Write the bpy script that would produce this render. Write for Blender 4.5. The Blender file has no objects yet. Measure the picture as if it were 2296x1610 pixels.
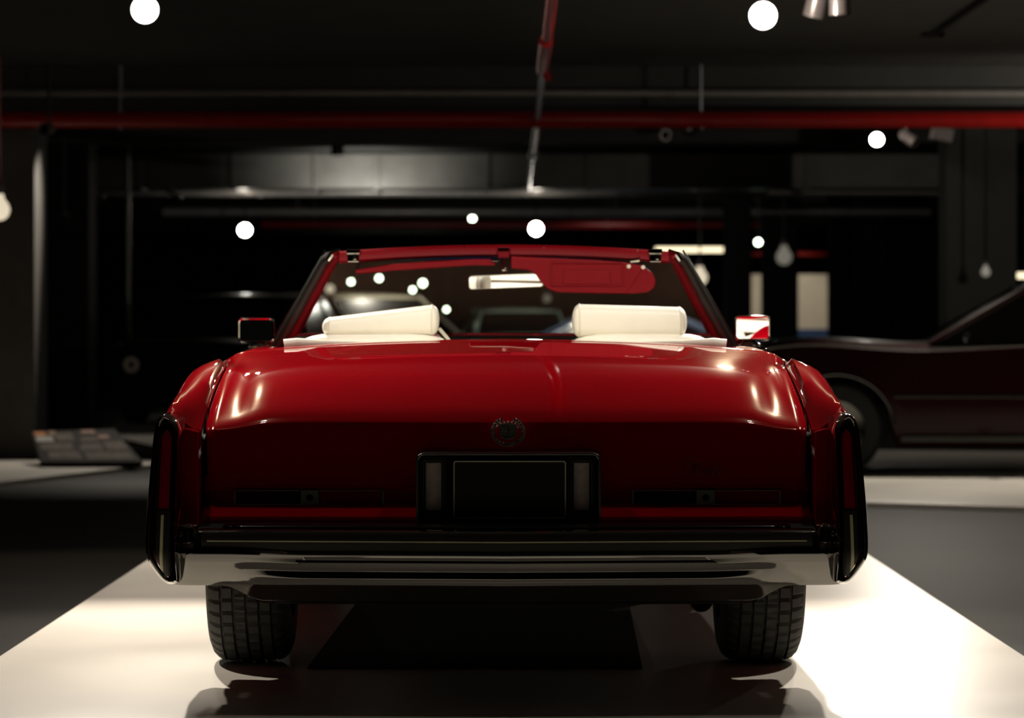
import bpy, bmesh, math, random
from mathutils import Vector, Matrix, Euler
R = math.radians
PI = math.pi
random.seed(7)
SC = bpy.context.scene
COL = SC.collection

# ------------------------------------------------------------------ camera
FPX = 7200.0          # focal length in pixels of the 2296 px wide frame
CH = 1.085            # camera height
cam_d = bpy.data.cameras.new('camera')
cam = bpy.data.objects.new('camera', cam_d)
COL.objects.link(cam)
cam.location = (0, 0, CH)
cam.rotation_euler = (R(90), 0, 0)
cam_d.sensor_fit = 'HORIZONTAL'
cam_d.sensor_width = 36.0
cam_d.lens = 36.0 * FPX / 2296.0
cam_d.shift_y = -83.0 / 2296.0
cam_d.clip_end = 300
cam_d.dof.use_dof = True
cam_d.dof.focus_distance = 9.3
cam_d.dof.aperture_fstop = 4.2
SC.camera = cam

# ------------------------------------------------------------------ world / exposure
w = bpy.data.worlds.new('world')
SC.world = w
w.use_nodes = True
w.node_tree.nodes['Background'].inputs[0].default_value = (0.9, 0.95, 1.0, 1)
w.node_tree.nodes['Background'].inputs[1].default_value = 0.0012
SC.view_settings.view_transform = 'Standard'
SC.view_settings.look = 'None'
SC.view_settings.gamma = 1
SC.view_settings.exposure = 0
SC.view_settings.use_curve_mapping = False

WARM = (1.0, 0.90, 0.76)


def lamp(name, loc, aim, power, size=60, blend=0.5, radius=0.05, color=WARM, parent=None):
    d = bpy.data.lights.new(name, 'SPOT')
    d.energy = power
    d.spot_size = R(size)
    d.spot_blend = blend
    d.shadow_soft_size = radius
    d.color = color
    o = bpy.data.objects.new(name, d)
    COL.objects.link(o)
    o.location = loc
    v = Vector(aim) - Vector(loc)
    o.rotation_euler = v.to_track_quat('-Z', 'Y').to_euler()
    return o


def glow(name, loc, power, radius=0.03, color=WARM):
    d = bpy.data.lights.new(name, 'POINT')
    d.energy = power
    d.shadow_soft_size = radius
    d.color = color
    o = bpy.data.objects.new(name, d)
    COL.objects.link(o)
    o.location = loc
    return o


# museum spotlights over the red car (their cans hang above the frame)
lamp('spot_light', (-1.7, 13.0, 2.95), (-1.35, 10.8, 0.2), 820, 66, 0.75, 0.035)
lamp('spot_light', (1.7, 13.1, 2.95), (1.35, 10.8, 0.2), 620, 66, 0.75, 0.035)
lamp('spot_light', (-2.2, 11.0, 2.95), (-0.95, 10.25, 0.95), 260, 38, 0.9, 0.035)
lamp('spot_light', (2.2, 11.0, 2.95), (0.95, 10.25, 0.95), 200, 38, 0.9, 0.035)
lamp('spot_light', (-1.55, 15.2, 2.95), (-1.5, 14.0, 0.0), 260, 78, 0.6, 0.035)  # this pair is added to brighten the far platform sides, no fixtures
lamp('spot_light', (1.55, 15.2, 2.95), (1.5, 14.0, 0.0), 210, 78, 0.6, 0.035)
# onto the seats and windshield, from above the trunk
lamp('spot_light', (-0.9, 9.6, 2.95), (-0.35, 11.8, 1.2), 165, 50, 0.6, 0.035)
lamp('spot_light', (0.95, 9.65, 2.95), (0.35, 11.8, 1.2), 165, 50, 0.6, 0.035)
# weak ones straight down onto the bumper
lamp('spot_light', (-1.2, 9.72, 2.95), (-0.4, 8.8, 0.0), 15, 90, 0.7, 0.045)
lamp('spot_light', (1.2, 9.72, 2.95), (0.4, 8.8, 0.0), 15, 90, 0.7, 0.045)
# lamps seen in the frame that face the car
lamp('spot_light', (-1.97, 17.15, 2.74), (-0.5, 10.2, 0.9), 240, 30, 0.6, 0.055)
lamp('spot_light', (1.355, 17.25, 2.735), (0.5, 10.2, 0.9), 850, 30, 0.6, 0.075)


# ------------------------------------------------------------------ materials
def mat(name, col, rough=0.5, metal=0.0, spec=0.5, coat=0.0, coat_rough=0.03,
        noise=0.0, nscale=8.0, bump=0.0, bscale=60.0, emit=None, estr=0.0, trans=0.0, rnoise=0.0):
    m = bpy.data.materials.new(name)
    m.use_nodes = True
    nt = m.node_tree
    b = nt.nodes['Principled BSDF']
    b.inputs['Base Color'].default_value = (*col, 1)
    b.inputs['Roughness'].default_value = rough
    b.inputs['Metallic'].default_value = metal
    b.inputs['Specular IOR Level'].default_value = spec
    b.inputs['Coat Weight'].default_value = coat
    b.inputs['Coat Roughness'].default_value = coat_rough
    b.inputs['Transmission Weight'].default_value = trans
    if emit:
        b.inputs['Emission Color'].default_value = (*emit, 1)
        b.inputs['Emission Strength'].default_value = estr
    tc = nt.nodes.new('ShaderNodeTexCoord')
    if noise > 0:
        n = nt.nodes.new('ShaderNodeTexNoise')
        n.inputs['Scale'].default_value = nscale
        n.inputs['Detail'].default_value = 6
        nt.links.new(tc.outputs['Object'], n.inputs['Vector'])
        cr = nt.nodes.new('ShaderNodeValToRGB')
        cr.color_ramp.elements[0].color = (*[c * (1 - noise) for c in col], 1)
        cr.color_ramp.elements[1].color = (*[min(1, c * (1 + noise)) for c in col], 1)
        cr.color_ramp.elements[0].position = 0.3
        cr.color_ramp.elements[1].position = 0.7
        nt.links.new(n.outputs['Fac'], cr.inputs['Fac'])
        nt.links.new(cr.outputs['Color'], b.inputs['Base Color'])
        if rnoise > 0:
            mr = nt.nodes.new('ShaderNodeMapRange')
            mr.inputs['To Min'].default_value = max(0.02, rough - rnoise)
            mr.inputs['To Max'].default_value = rough + rnoise
            nt.links.new(n.outputs['Fac'], mr.inputs['Value'])
            nt.links.new(mr.outputs['Result'], b.inputs['Roughness'])
    if bump > 0:
        n2 = nt.nodes.new('ShaderNodeTexNoise')
        n2.inputs['Scale'].default_value = bscale
        n2.inputs['Detail'].default_value = 4
        nt.links.new(tc.outputs['Object'], n2.inputs['Vector'])
        bp = nt.nodes.new('ShaderNodeBump')
        bp.inputs['Strength'].default_value = bump
        bp.inputs['Distance'].default_value = 0.01
        nt.links.new(n2.outputs['Fac'], bp.inputs['Height'])
        nt.links.new(bp.outputs['Normal'], b.inputs['Normal'])
    return m


def glass_mat(name, col, haze_col, haze):
    m = bpy.data.materials.new(name)
    m.use_nodes = True
    nt = m.node_tree
    nt.nodes.clear()
    out = nt.nodes.new('ShaderNodeOutputMaterial')
    t = nt.nodes.new('ShaderNodeBsdfTransparent')
    t.inputs[0].default_value = (*col, 1)
    g = nt.nodes.new('ShaderNodeBsdfGlossy')
    g.inputs['Roughness'].default_value = 0.02
    lw = nt.nodes.new('ShaderNodeLayerWeight')
    lw.inputs[0].default_value = 0.5
    pw_ = nt.nodes.new('ShaderNodeMath')
    pw_.operation = 'POWER'
    pw_.inputs[1].default_value = 5
    nt.links.new(lw.outputs['Facing'], pw_.inputs[0])
    f = nt.nodes.new('ShaderNodeMath')
    f.operation = 'MULTIPLY_ADD'
    f.inputs[1].default_value = 0.8
    f.inputs[2].default_value = 0.04
    nt.links.new(pw_.outputs[0], f.inputs[0])
    mx = nt.nodes.new('ShaderNodeMixShader')
    nt.links.new(f.outputs[0], mx.inputs[0])
    nt.links.new(t.outputs[0], mx.inputs[1])
    nt.links.new(g.outputs[0], mx.inputs[2])
    d = nt.nodes.new('ShaderNodeBsdfDiffuse')
    d.inputs[0].default_value = (*haze_col, 1)
    n = nt.nodes.new('ShaderNodeTexNoise')
    n.inputs['Scale'].default_value = 3
    tc = nt.nodes.new('ShaderNodeTexCoord')
    nt.links.new(tc.outputs['Object'], n.inputs['Vector'])
    mr = nt.nodes.new('ShaderNodeMapRange')
    mr.inputs['To Min'].default_value = haze * 0.6
    mr.inputs['To Max'].default_value = haze * 1.4
    nt.links.new(n.outputs['Fac'], mr.inputs['Value'])
    m2 = nt.nodes.new('ShaderNodeMixShader')
    nt.links.new(mr.outputs[0], m2.inputs[0])
    nt.links.new(mx.outputs[0], m2.inputs[1])
    nt.links.new(d.outputs[0], m2.inputs[2])
    nt.links.new(m2.outputs[0], out.inputs[0])
    return m


M = {}
M['paint'] = mat('red_car_paint', (0.46, 0.0005, 0.008), 0.34, 0.0, 0.0, 1.0, 0.025, noise=0.04, nscale=3)
def dusty(m, fac, rough, col):
    """thin film of polish haze: a few percent of rough gloss over the lacquer"""
    nt = m.node_tree
    out = [n for n in nt.nodes if n.type == 'OUTPUT_MATERIAL'][0]
    b = nt.nodes['Principled BSDF']
    g = nt.nodes.new('ShaderNodeBsdfGlossy')
    g.inputs['Color'].default_value = (*col, 1)
    g.inputs['Roughness'].default_value = rough
    mx = nt.nodes.new('ShaderNodeMixShader')
    mx.inputs[0].default_value = fac
    nt.links.new(b.outputs[0], mx.inputs[1])
    nt.links.new(g.outputs[0], mx.inputs[2])
    nt.links.new(mx.outputs[0], out.inputs[0])


dusty(M['paint'], 0.006, 0.2, (1.0, 0.85, 0.62))
M['paint_in'] = mat('red_vinyl', (0.17, 0.001, 0.005), 0.5, 0, 0.15, bump=0.15, bscale=300)
M['chrome'] = mat('polished_chrome', (0.46, 0.45, 0.42), 0.045, 1.0)
M['satin'] = mat('satin_chrome', (0.75, 0.74, 0.70), 0.16, 1.0)
M['chrome_dark'] = mat('aged_chrome', (0.30, 0.30, 0.26), 0.28, 1.0)
M['rubber'] = mat('black_bumper_rubber', (0.035, 0.032, 0.028), 0.45, noise=0.1)
M['rubber_side'] = mat('black_weatherstrip', (0.016, 0.018, 0.016), 0.5, noise=0.1)
M['white_line'] = mat('cream_stripe', (0.92, 0.90, 0.56), 0.5, noise=0.05)
M['black'] = mat('matte_black', (0.006, 0.006, 0.006), 0.7, noise=0.1)
M['gloss_black'] = mat('gloss_black', (0.008, 0.008, 0.008), 0.15, noise=0.05)
M['tire'] = mat('tire_rubber', (0.028, 0.028, 0.024), 0.75, noise=0.2, nscale=30)
M['lens'] = mat('red_lens', (0.42, 0.0, 0.015), 0.15, 0, 0.6, 0.5, noise=0.1, nscale=40)
M['lens_dark'] = mat('dark_red_lens', (0.05, 0.002, 0.004), 0.15, 0, 0.6, 0.5, noise=0.1)
M['clear_lens'] = mat('clear_reverse_lens', (0.85, 0.74, 0.66), 0.3, 0, 0.5, 0.4, noise=0.15, nscale=30)
M['leather'] = mat('white_leather', (0.86, 0.83, 0.74), 0.45, noise=0.03, bump=0.1, bscale=120)
M['leather_side'] = mat('cream_piping', (0.75, 0.72, 0.60), 0.45, noise=0.03)
M['mirror'] = mat('mirror_glass', (0.9, 0.9, 0.9), 0.01, 1.0)
M['plate'] = mat('license_plate_black', (0.008, 0.009, 0.006), 0.5, noise=0.1)
M['plate_edge'] = mat('license_plate_border', (0.85, 0.85, 0.66), 0.5, noise=0.05)
M['glass'] = glass_mat('windshield_glass', (0.86, 0.9, 0.86), (0.30, 0.20, 0.16), 0.16)
M['tint'] = glass_mat('windshield_tint_band', (0.10, 0.22, 0.55), (0.08, 0.16, 0.5), 0.12)
M['exhaust'] = mat('rusty_exhaust', (0.10, 0.075, 0.05), 0.5, 0.6, noise=0.3, nscale=20)
M['muffler'] = mat('muffler_steel', (0.30, 0.22, 0.15), 0.5, 0.4, noise=0.3, nscale=20)
M['platform'] = mat('white_platform', (0.74, 0.70, 0.635), 0.34, 0.0, 0.25, noise=0.035, nscale=1.2, rnoise=0.08)
M['floor'] = mat('dark_floor', (0.007, 0.006, 0.0045), 0.6, 0.0, 0.04, noise=0.12, nscale=1.5)
M['ceiling'] = mat('black_ceiling', (0.06, 0.06, 0.056), 0.8, noise=0.15, nscale=2)
M['wall'] = mat('black_wall', (0.008, 0.009, 0.010), 0.8, noise=0.15)
M['pillar'] = mat('dark_pillar', (0.030, 0.032, 0.025), 0.7, noise=0.1)
M['pillar_grey'] = mat('grey_pillar', (0.10, 0.09, 0.08), 0.7, noise=0.1)
M['red_pipe'] = mat('red_pipe', (0.40, 0.012, 0.010), 0.25, 0, 0.5, noise=0.1)
M['grey_pipe'] = mat('grey_pipe', (0.34, 0.32, 0.30), 0.3, 0.3, noise=0.1)
M['steel_pipe'] = mat('galvanised_pipe', (0.55, 0.55, 0.62), 0.3, 0.6, noise=0.1)
M['duct'] = mat('dark_duct', (0.16, 0.155, 0.14), 0.45, 0.4, noise=0.15, nscale=3)
M['can'] = mat('grey_lamp_can', (0.20, 0.17, 0.165), 0.3, 0.3, noise=0.05)
M['can_black'] = mat('black_lamp_can', (0.01, 0.01, 0.01), 0.35, noise=0.05)
M['bulb'] = mat('lit_lamp_glass', (1, 1, 1), 0.4, emit=(1.0, 0.97, 0.86), estr=60)
M['bulb_small'] = mat('lit_lamp_small', (1, 1, 1), 0.4, emit=(0.85, 1.0, 0.75), estr=14)
M['bulb_warm'] = mat('warm_globe', (1, 1, 1), 0.4, emit=(1.0, 0.85, 0.62), estr=0.75)
M['bulb_dim'] = mat('dim_globe', (0.8, 0.8, 0.8), 0.4, emit=(1.0, 0.92, 0.75), estr=0.14)
M['bulb_teal'] = mat('teal_glow', (0.5, 0.8, 0.7), 0.4, emit=(0.35, 0.75, 0.6), estr=0.35)
M['tube'] = mat('lit_tube', (1, 1, 1), 0.4, emit=(1.0, 0.85, 0.55), estr=2.0)
M['cream'] = mat('cream_board', (0.70, 0.62, 0.48), 0.6, noise=0.05)
M['blue'] = mat('blue_board', (0.01, 0.05, 0.16), 0.5, noise=0.05)
M['print_dark'] = mat('dark_panel_print', (0.02, 0.018, 0.016), 0.8, 0, 0.1, noise=0.2)
M['print_a'] = mat('grey_photo_print', (0.12, 0.10, 0.085), 0.8, 0, 0.1, noise=0.35, nscale=14)
M['print_b'] = mat('pink_photo_print', (0.30, 0.19, 0.16), 0.8, 0, 0.1, noise=0.3, nscale=16)
M['print_c'] = mat('orange_photo_print', (0.45, 0.20, 0.08), 0.8, 0, 0.1, noise=0.2, nscale=16)
M['print_d'] = mat('pale_photo_print', (0.40, 0.40, 0.38), 0.8, 0, 0.1, noise=0.2, nscale=16)


# ------------------------------------------------------------------ mesh helpers
def empty(name, label, cat, loc=(0, 0, 0), rz=0.0, group=None):
    o = bpy.data.objects.new(name, None)
    COL.objects.link(o)
    o.location = loc
    o.rotation_euler = (0, 0, rz)
    o['label'] = label
    o['category'] = cat
    if group:
        o['group'] = group
    return o


def tag(o, label, cat, group=None):
    o['label'] = label
    o['category'] = cat
    if group:
        o['group'] = group
    return o


class MB:
    def __init__(s):
        s.v = []
        s.f = []

    def add(s, vs, fs):
        n = len(s.v)
        s.v += [tuple(p) for p in vs]
        s.f += [tuple(n + i for i in f) for f in fs]
        return s

    def box(s, a, b, rot=None, piv=None):
        x0, y0, z0 = a
        x1, y1, z1 = b
        vs = [Vector(p) for p in ((x0, y0, z0), (x1, y0, z0), (x1, y1, z0), (x0, y1, z0),
                                  (x0, y0, z1), (x1, y0, z1), (x1, y1, z1), (x0, y1, z1))]
        if rot is not None:
            piv = Vector(piv) if piv is not None else (vs[0] + vs[6]) / 2
            vs = [rot @ (p - piv) + piv for p in vs]
        return s.add(vs, [(0, 3, 2, 1), (4, 5, 6, 7), (0, 1, 5, 4), (1, 2, 6, 5), (2, 3, 7, 6), (3, 0, 4, 7)])

    def grid(s, rows, close_u=False, close_v=False):
        nr, nc = len(rows), len(rows[0])
        vs = [p for r in rows for p in r]
        fs = []
        for i in range(nr if close_v else nr - 1):
            for j in range(nc if close_u else nc - 1):
                i2, j2 = (i + 1) % nr, (j + 1) % nc
                fs.append((i * nc + j, i * nc + j2, i2 * nc + j2, i2 * nc + j))
        return s.add(vs, fs)

    def prism(s, pts, y0, y1, plane='xz', off=None):
        """polygon pts extruded between y0 and y1; off(p)->extra y"""
        n = len(pts)

        def P(p, y):
            if plane == 'xz':
                return (p[0], y + (off(p) if off else 0), p[1])
            if plane == 'yz':
                return (y, p[0], p[1])
            return (p[0], p[1], y)
        vs = [P(p, y0) for p in pts] + [P(p, y1) for p in pts]
        fs = [tuple(range(n)), tuple(range(2 * n - 1, n - 1, -1))]
        fs += [(i, (i + 1) % n, n + (i + 1) % n, n + i)[::-1] for i in range(n)]
        return s.add(vs, fs)

    def tube(s, path, r, seg=12, cap=True):
        path = [Vector(p) for p in path]
        rs = r if isinstance(r, (list, tuple)) else [r] * len(path)
        rows = []
        up = None
        for i, p in enumerate(path):
            t = (path[min(i + 1, len(path) - 1)] - path[max(i - 1, 0)]).normalized()
            if up is None:
                up = Vector((0, 0, 1)) if abs(t.z) < 0.9 else Vector((1, 0, 0))
            a = t.cross(up).normalized()
            bb = a.cross(t).normalized()
            up = bb
            rows.append([p + (a * math.cos(2 * PI * k / seg) + bb * math.sin(2 * PI * k / seg)) * rs[i] for k in range(seg)])
        n0 = len(s.v)
        s.grid(rows, close_u=True)
        if cap:
            s.f.append(tuple(n0 + k for k in range(seg))[::-1])
            n1 = n0 + (len(path) - 1) * seg
            s.f.append(tuple(n1 + k for k in range(seg)))
        return s

    def lathe(s, prof, axis='x', seg=48, c=(0, 0, 0), rfun=None):
        """prof [(axial, radius)]"""
        rows = []
        for (a, r) in prof:
            row = []
            for k in range(seg):
                t = 2 * PI * k / seg
                rr = r if rfun is None else rfun(a, r, k)
                if axis == 'x':
                    row.append((c[0] + a, c[1] + rr * math.cos(t), c[2] + rr * math.sin(t)))
                elif axis == 'z':
                    row.append((c[0] + rr * math.cos(t), c[1] + rr * math.sin(t), c[2] + a))
                else:
                    row.append((c[0] + rr * math.cos(t), c[1] + a, c[2] + rr * math.sin(t)))
            rows.append(row)
        return s.grid(rows, close_u=True)

    def ball(s, c, r, seg=12, rings=8, sc=(1, 1, 1)):
        rows = []
        for i in range(rings + 1):
            ph = PI * i / rings
            rows.append([(c[0] + r * sc[0] * math.sin(ph) * math.cos(2 * PI * k / seg),
                          c[1] + r * sc[1] * math.sin(ph) * math.sin(2 * PI * k / seg),
                          c[2] + r * sc[2] * math.cos(ph)) for k in range(seg)])
        return s.grid(rows, close_u=True)

    def build(s, name, m, parent=None, bevel=0.0, bseg=3, smooth=True, ang=35, sub=0, solid=0.0, inner=None):
        me = bpy.data.meshes.new(name)
        me.from_pydata(s.v, [], s.f)
        bm = bmesh.new()
        bm.from_mesh(me)
        bmesh.ops.remove_doubles(bm, verts=bm.verts, dist=1e-6)
        bmesh.ops.recalc_face_normals(bm, faces=bm.faces)
        bm.to_mesh(me)
        bm.free()
        if smooth:
            me.shade_smooth()
            if not bevel:
                me.set_sharp_from_angle(angle=R(ang))
        me.materials.append(m)
        o = bpy.data.objects.new(name, me)
        COL.objects.link(o)
        if parent is not None:
            o.parent = parent
        if solid:
            md = o.modifiers.new('solid', 'SOLIDIFY')
            md.thickness = solid
            md.offset = -1
            if inner is not None:
                me.materials.append(inner)
                md.material_offset = 1
        if bevel:
            md = o.modifiers.new('bevel', 'BEVEL')
            md.width = bevel
            md.segments = bseg
            md.limit_method = 'ANGLE'
            md.angle_limit = R(30)
            md.harden_normals = True
        if sub:
            md = o.modifiers.new('sub', 'SUBSURF')
            md.levels = sub
            md.render_levels = sub
        return o


def lerp(a, b, t):
    return a + (b - a) * t


def catmull(keys, t):
    """keys: list of (t, [values...]) -> interpolated values, monotone-ish"""
    n = len(keys)
    if t <= keys[0][0]:
        return list(keys[0][1])
    if t >= keys[-1][0]:
        return list(keys[-1][1])
    for i in range(n - 1):
        if keys[i][0] <= t <= keys[i + 1][0]:
            break
    t0, t1 = keys[i][0], keys[i + 1][0]
    h = t1 - t0
    u = (t - t0) / h
    out = []
    for k in range(len(keys[0][1])):
        p1, p2 = keys[i][1][k], keys[i + 1][1][k]
        d = (p2 - p1) / h
        m1 = d if i == 0 else 0.5 * (d + (p1 - keys[i - 1][1][k]) / (t0 - keys[i - 1][0]))
        m2 = d if i == n - 2 else 0.5 * (d + (keys[i + 2][1][k] - p2) / (keys[i + 2][0] - t1))
        h00 = 2 * u ** 3 - 3 * u ** 2 + 1
        h10 = u ** 3 - 2 * u ** 2 + u
        h01 = -2 * u ** 3 + 3 * u ** 2
        h11 = u ** 3 - u ** 2
        out.append(h00 * p1 + h10 * h * m1 + h01 * p2 + h11 * h * m2)
    return out


def flat(l):
    return [c for p in l for c in p]


def pairs(l):
    return [(l[i], l[i + 1]) for i in range(0, len(l), 2)]


def smooth_row(pts, n):
    """resample a polyline of (x,z) smoothly to n points (catmull through the keys)"""
    keys = []
    d = 0.0
    for i, p in enumerate(pts):
        if i:
            d += math.dist(p, pts[i - 1])
        keys.append((d, p))
    return [tuple(catmull(keys, d * i / (n - 1))) for i in range(n)]


def rrect(x0, z0, x1, z1, r, seg=5):
    pts = []
    for (cx, cz, a0) in ((x1 - r, z1 - r, 0), (x0 + r, z1 - r, 90), (x0 + r, z0 + r, 180), (x1 - r, z0 + r, 270)):
        for k in range(seg + 1):
            a = R(a0 + 90 * k / seg)
            pts.append((cx + r * math.cos(a), cz + r * math.sin(a)))
    return pts


def frame_ring(mb, outer, inner, y0, y1):
    """ring between two same-length outlines, extruded y0..y1 (plane xz)"""
    n = len(outer)
    rows = [[(p[0], y1, p[1]) for p in outer], [(p[0], y0, p[1]) for p in outer],
            [(p[0], y0, p[1]) for p in inner], [(p[0], y1, p[1]) for p in inner]]
    mb.grid(rows, close_u=True)
    return mb


# ------------------------------------------------------------------ setting
def struct(o):
    o['kind'] = 'structure'
    return o


def at(px, py, Y):
    return Vector(((px - 1148.0) * Y / FPX, Y, CH - (py - 722.0) * Y / FPX))


fl = MB().box((-16, -4, -0.23), (16, 84, -0.03)).build('floor', M['floor'], smooth=False)
struct(fl)
struct(MB().box((-16, -4, 3.1), (16, 84, 3.3)).build('ceiling', M['ceiling'], smooth=False))
struct(MB().box((-16, 83.8, -0.03), (16, 84, 3.1)).build('wall_back', M['wall'], smooth=False))
struct(MB().box((-16.2, -4, -0.03), (-16, 84, 3.1)).build('wall_left', M['wall'], smooth=False))
struct(MB().box((16, -4, -0.03), (16.2, 84, 3.1)).build('wall_right', M['wall'], smooth=False))
struct(MB().box((-16, -4.2, -0.03), (16, -4, 3.1)).build('wall_front', M['wall'], smooth=False))


def platform(pts, label, z=0.0):
    o = MB().prism(pts, -0.03, z, plane='xy').build('display_platform', M['platform'], bevel=0.004, bseg=2)
    tag(o, label, 'platform')
    return o


platform([(-1.665, 4.5), (1.665, 4.5), (1.665, 15.6), (-1.665, 15.6)],
         'long white display platform under the red convertible')
platform([(-5.0, 17.2), (-4.75, 17.2), (-2.74, 24.5), (-2.6, 25.2), (-6.2, 25.2)],
         'white platform by the left pillar carrying the slanted information panel')
platform([(-4.15, 31.9), (-2.95, 27.4), (1.4, 27.6), (0.6, 37.0), (-4.4, 37.5)],
         'pale platform under the dark car behind the left side mirror')
platform([(1.3, 19.75), (7.6, 16.5), (9.2, 25.6), (1.9, 27.6)],
         'white platform under the dark red car at right')

# the drip mat under the car
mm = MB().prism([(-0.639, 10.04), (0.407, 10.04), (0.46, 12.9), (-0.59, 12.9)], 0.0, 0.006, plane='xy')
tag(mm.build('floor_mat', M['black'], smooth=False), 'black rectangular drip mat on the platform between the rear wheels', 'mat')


# ------------------------------------------------------------------ the red convertible
CAR = empty('convertible_car', 'red convertible with white seats and chrome bumper, seen from behind on the white platform',
            'car', (-0.014, 9.0, 0.0), 0.005)


def bow(x, a):
    return -a * (1 - min(1, abs(x) / 0.95))


# trunk lid ---------------------------------------------------------------
lid_keys = [
    (0.335, flat([(0, .800), (.35, .800), (.64, .799), (.71, .794), (.79, .780), (.872, .773)])),
    (0.35, flat([(0, .812), (.35, .812), (.64, .811), (.71, .806), (.79, .790), (.874, .780)])),
    (0.45, flat([(0, .858), (.35, .857), (.66, .853), (.73, .845), (.80, .820), (.874, .816)])),
    (0.62, flat([(0, .915), (.35, .913), (.68, .906), (.75, .893), (.81, .865), (.871, .868)])),
    (0.80, flat([(0, .952), (.35, .949), (.69, .939), (.765, .925), (.82, .902), (.868, .912)])),
    (1.0, flat([(0, .976), (.35, .972), (.70, .959), (.785, .943), (.83, .934), (.868, .945)])),
    (1.3, flat([(0, 1.000), (.35, .994), (.73, .978), (.81, .967), (.865, .953), (.89, .951)])),
    (1.62, flat([(0, 1.023), (.35, 1.016), (.72, .997), (.82, .988), (.89, .977), (.925, .955)])),
]


def lid_row(y, n=29):
    half = smooth_row(pairs(catmull(lid_keys, y)), n)
    b = 0.02 * max(0, 1 - (y - 0.33) / 0.6)
    right = [(x, y + bow(x, b), z) for x, z in half]
    left = [(-x, yy, z) for x, yy, z in right[1:]][::-1]
    return left + right


ys = [0.335, 0.338, 0.343, 0.35] + [0.35 + 1.27 * (i / 40) for i in range(1, 41)]
rows = [lid_row(y) for y in ys]
# rear face of the lid, from the crease down to the tail-light strip
base = rows[0]
face = []
for k, (dz, dy) in enumerate([(1.0, 0.0), (0.985, -0.005), (0.96, -0.008), (0.8, -0.0095), (0.5, -0.012), (0.2, -0.014), (0.04, -0.0145), (0.0, -0.015), (0.0, 0.03)]):
    face.append([(x * lerp(0.992, 1, dz), y + dy, lerp(0.604, z, dz)) for (x, y, z) in base])
rows2 = face[::-1] + rows[1:]
lid = MB().grid(rows2)
LID = lid.build('trunk_lid', M['paint'], CAR, ang=48, solid=0.012)

# ---- wreath and crest emblem
em = MB()
ex, ez, ey = 0.004, 0.768, 0.283
for side in (-1, 1):
    for i in range(15):
        a = R(-88 + 152 * i / 14)
        for rr, tw in ((0.0475, 1), (0.0415, -1)):
            cx, cz = ex + side * rr * math.cos(a) * 1.0, ez + rr * 0.86 * math.sin(a)
            dirx, dirz = -math.sin(a) * side, math.cos(a)
            dirx += tw * 0.45 * math.cos(a) * side
            dirz += tw * 0.45 * math.sin(a)
            p0 = Vector((cx, ey, cz))
            d = Vector((dirx, 0, dirz)).normalized()
            em.tube([p0 - d * 0.0048, p0 - d * 0.0012, p0 + d * 0.0016, p0 + d * 0.0056], [0.0010, 0.0036, 0.0030, 0.0006], 6)
for side in (-1, 1):
    for i in range(22):
        a = R(-84 + 146 * i / 21)
        rr = 0.0485 if i % 2 else 0.0415
        em.ball((ex + side * rr * math.cos(a), ey - 0.002, ez + rr * 0.86 * math.sin(a)), 0.0021, 10, 8)
em.tube([(ex + 0.044 * math.cos(R(a)), ey + 0.002, ez + 0.038 * math.sin(R(a))) for a in range(-232, 54, 12)], 0.0014, 6)
WREATH = em.build('wreath_emblem', M['satin'], LID)
cr = MB()
sh = [(-0.021, 0.014), (-0.018, 0.021), (-0.008, 0.0235), (0.008, 0.0235), (0.018, 0.021), (0.021, 0.014), (0.020, -0.008),
      (0.0165, -0.018), (0.008, -0.022), (0.0, -0.025), (-0.008, -0.022), (-0.0165, -0.018), (-0.020, -0.008)]
cr.prism([(ex + p[0] * 1.22, ez + p[1]) for p in sh], ey - 0.002, ey + 0.006)
CREST = cr.build('crest_shield', M['chrome_dark'], LID)
cr = MB()
for p in ((-0.0245, 0.012), (0.0245, 0.012), (-0.018, 0.024), (0.018, 0.024), (-0.009, 0.027), (0, 0.028), (0.009, 0.027)):
    cr.ball((ex + p[0] * 1.22, ey - 0.003, ez + p[1]), 0.0030, 8, 6)
cr.tube([(ex - 0.0220, ey - 0.005, ez - 0.014), (ex - 0.0098, ey - 0.005, ez - 0.0195), (ex, ey - 0.005, ez - 0.0215), (ex + 0.0098, ey - 0.005, ez - 0.0195), (ex + 0.0220, ey - 0.005, ez - 0.014)], 0.0026, 8)
cr.tube([(ex - 0.0256, ey - 0.004, ez + 0.014), (ex - 0.0207, ey - 0.004, ez + 0.021), (ex - 0.0098, ey - 0.004, ez + 0.0235), (ex + 0.0098, ey - 0.004, ez + 0.0235), (ex + 0.0207, ey - 0.004, ez + 0.021), (ex + 0.0256, ey - 0.004, ez + 0.014)], 0.0016, 6)
for zz in (-0.006, 0.002, 0.010):
    cr.tube([(ex - 0.0195, ey - 0.003, ez + zz), (ex + 0.0195, ey - 0.003, ez + zz)], 0.0013, 6)
cr.tube([(ex, ey - 0.0035, ez - 0.012), (ex, ey - 0.0035, ez + 0.018)], 0.0011, 6)
cr.build('crest_relief', M['satin'], CREST)

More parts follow.
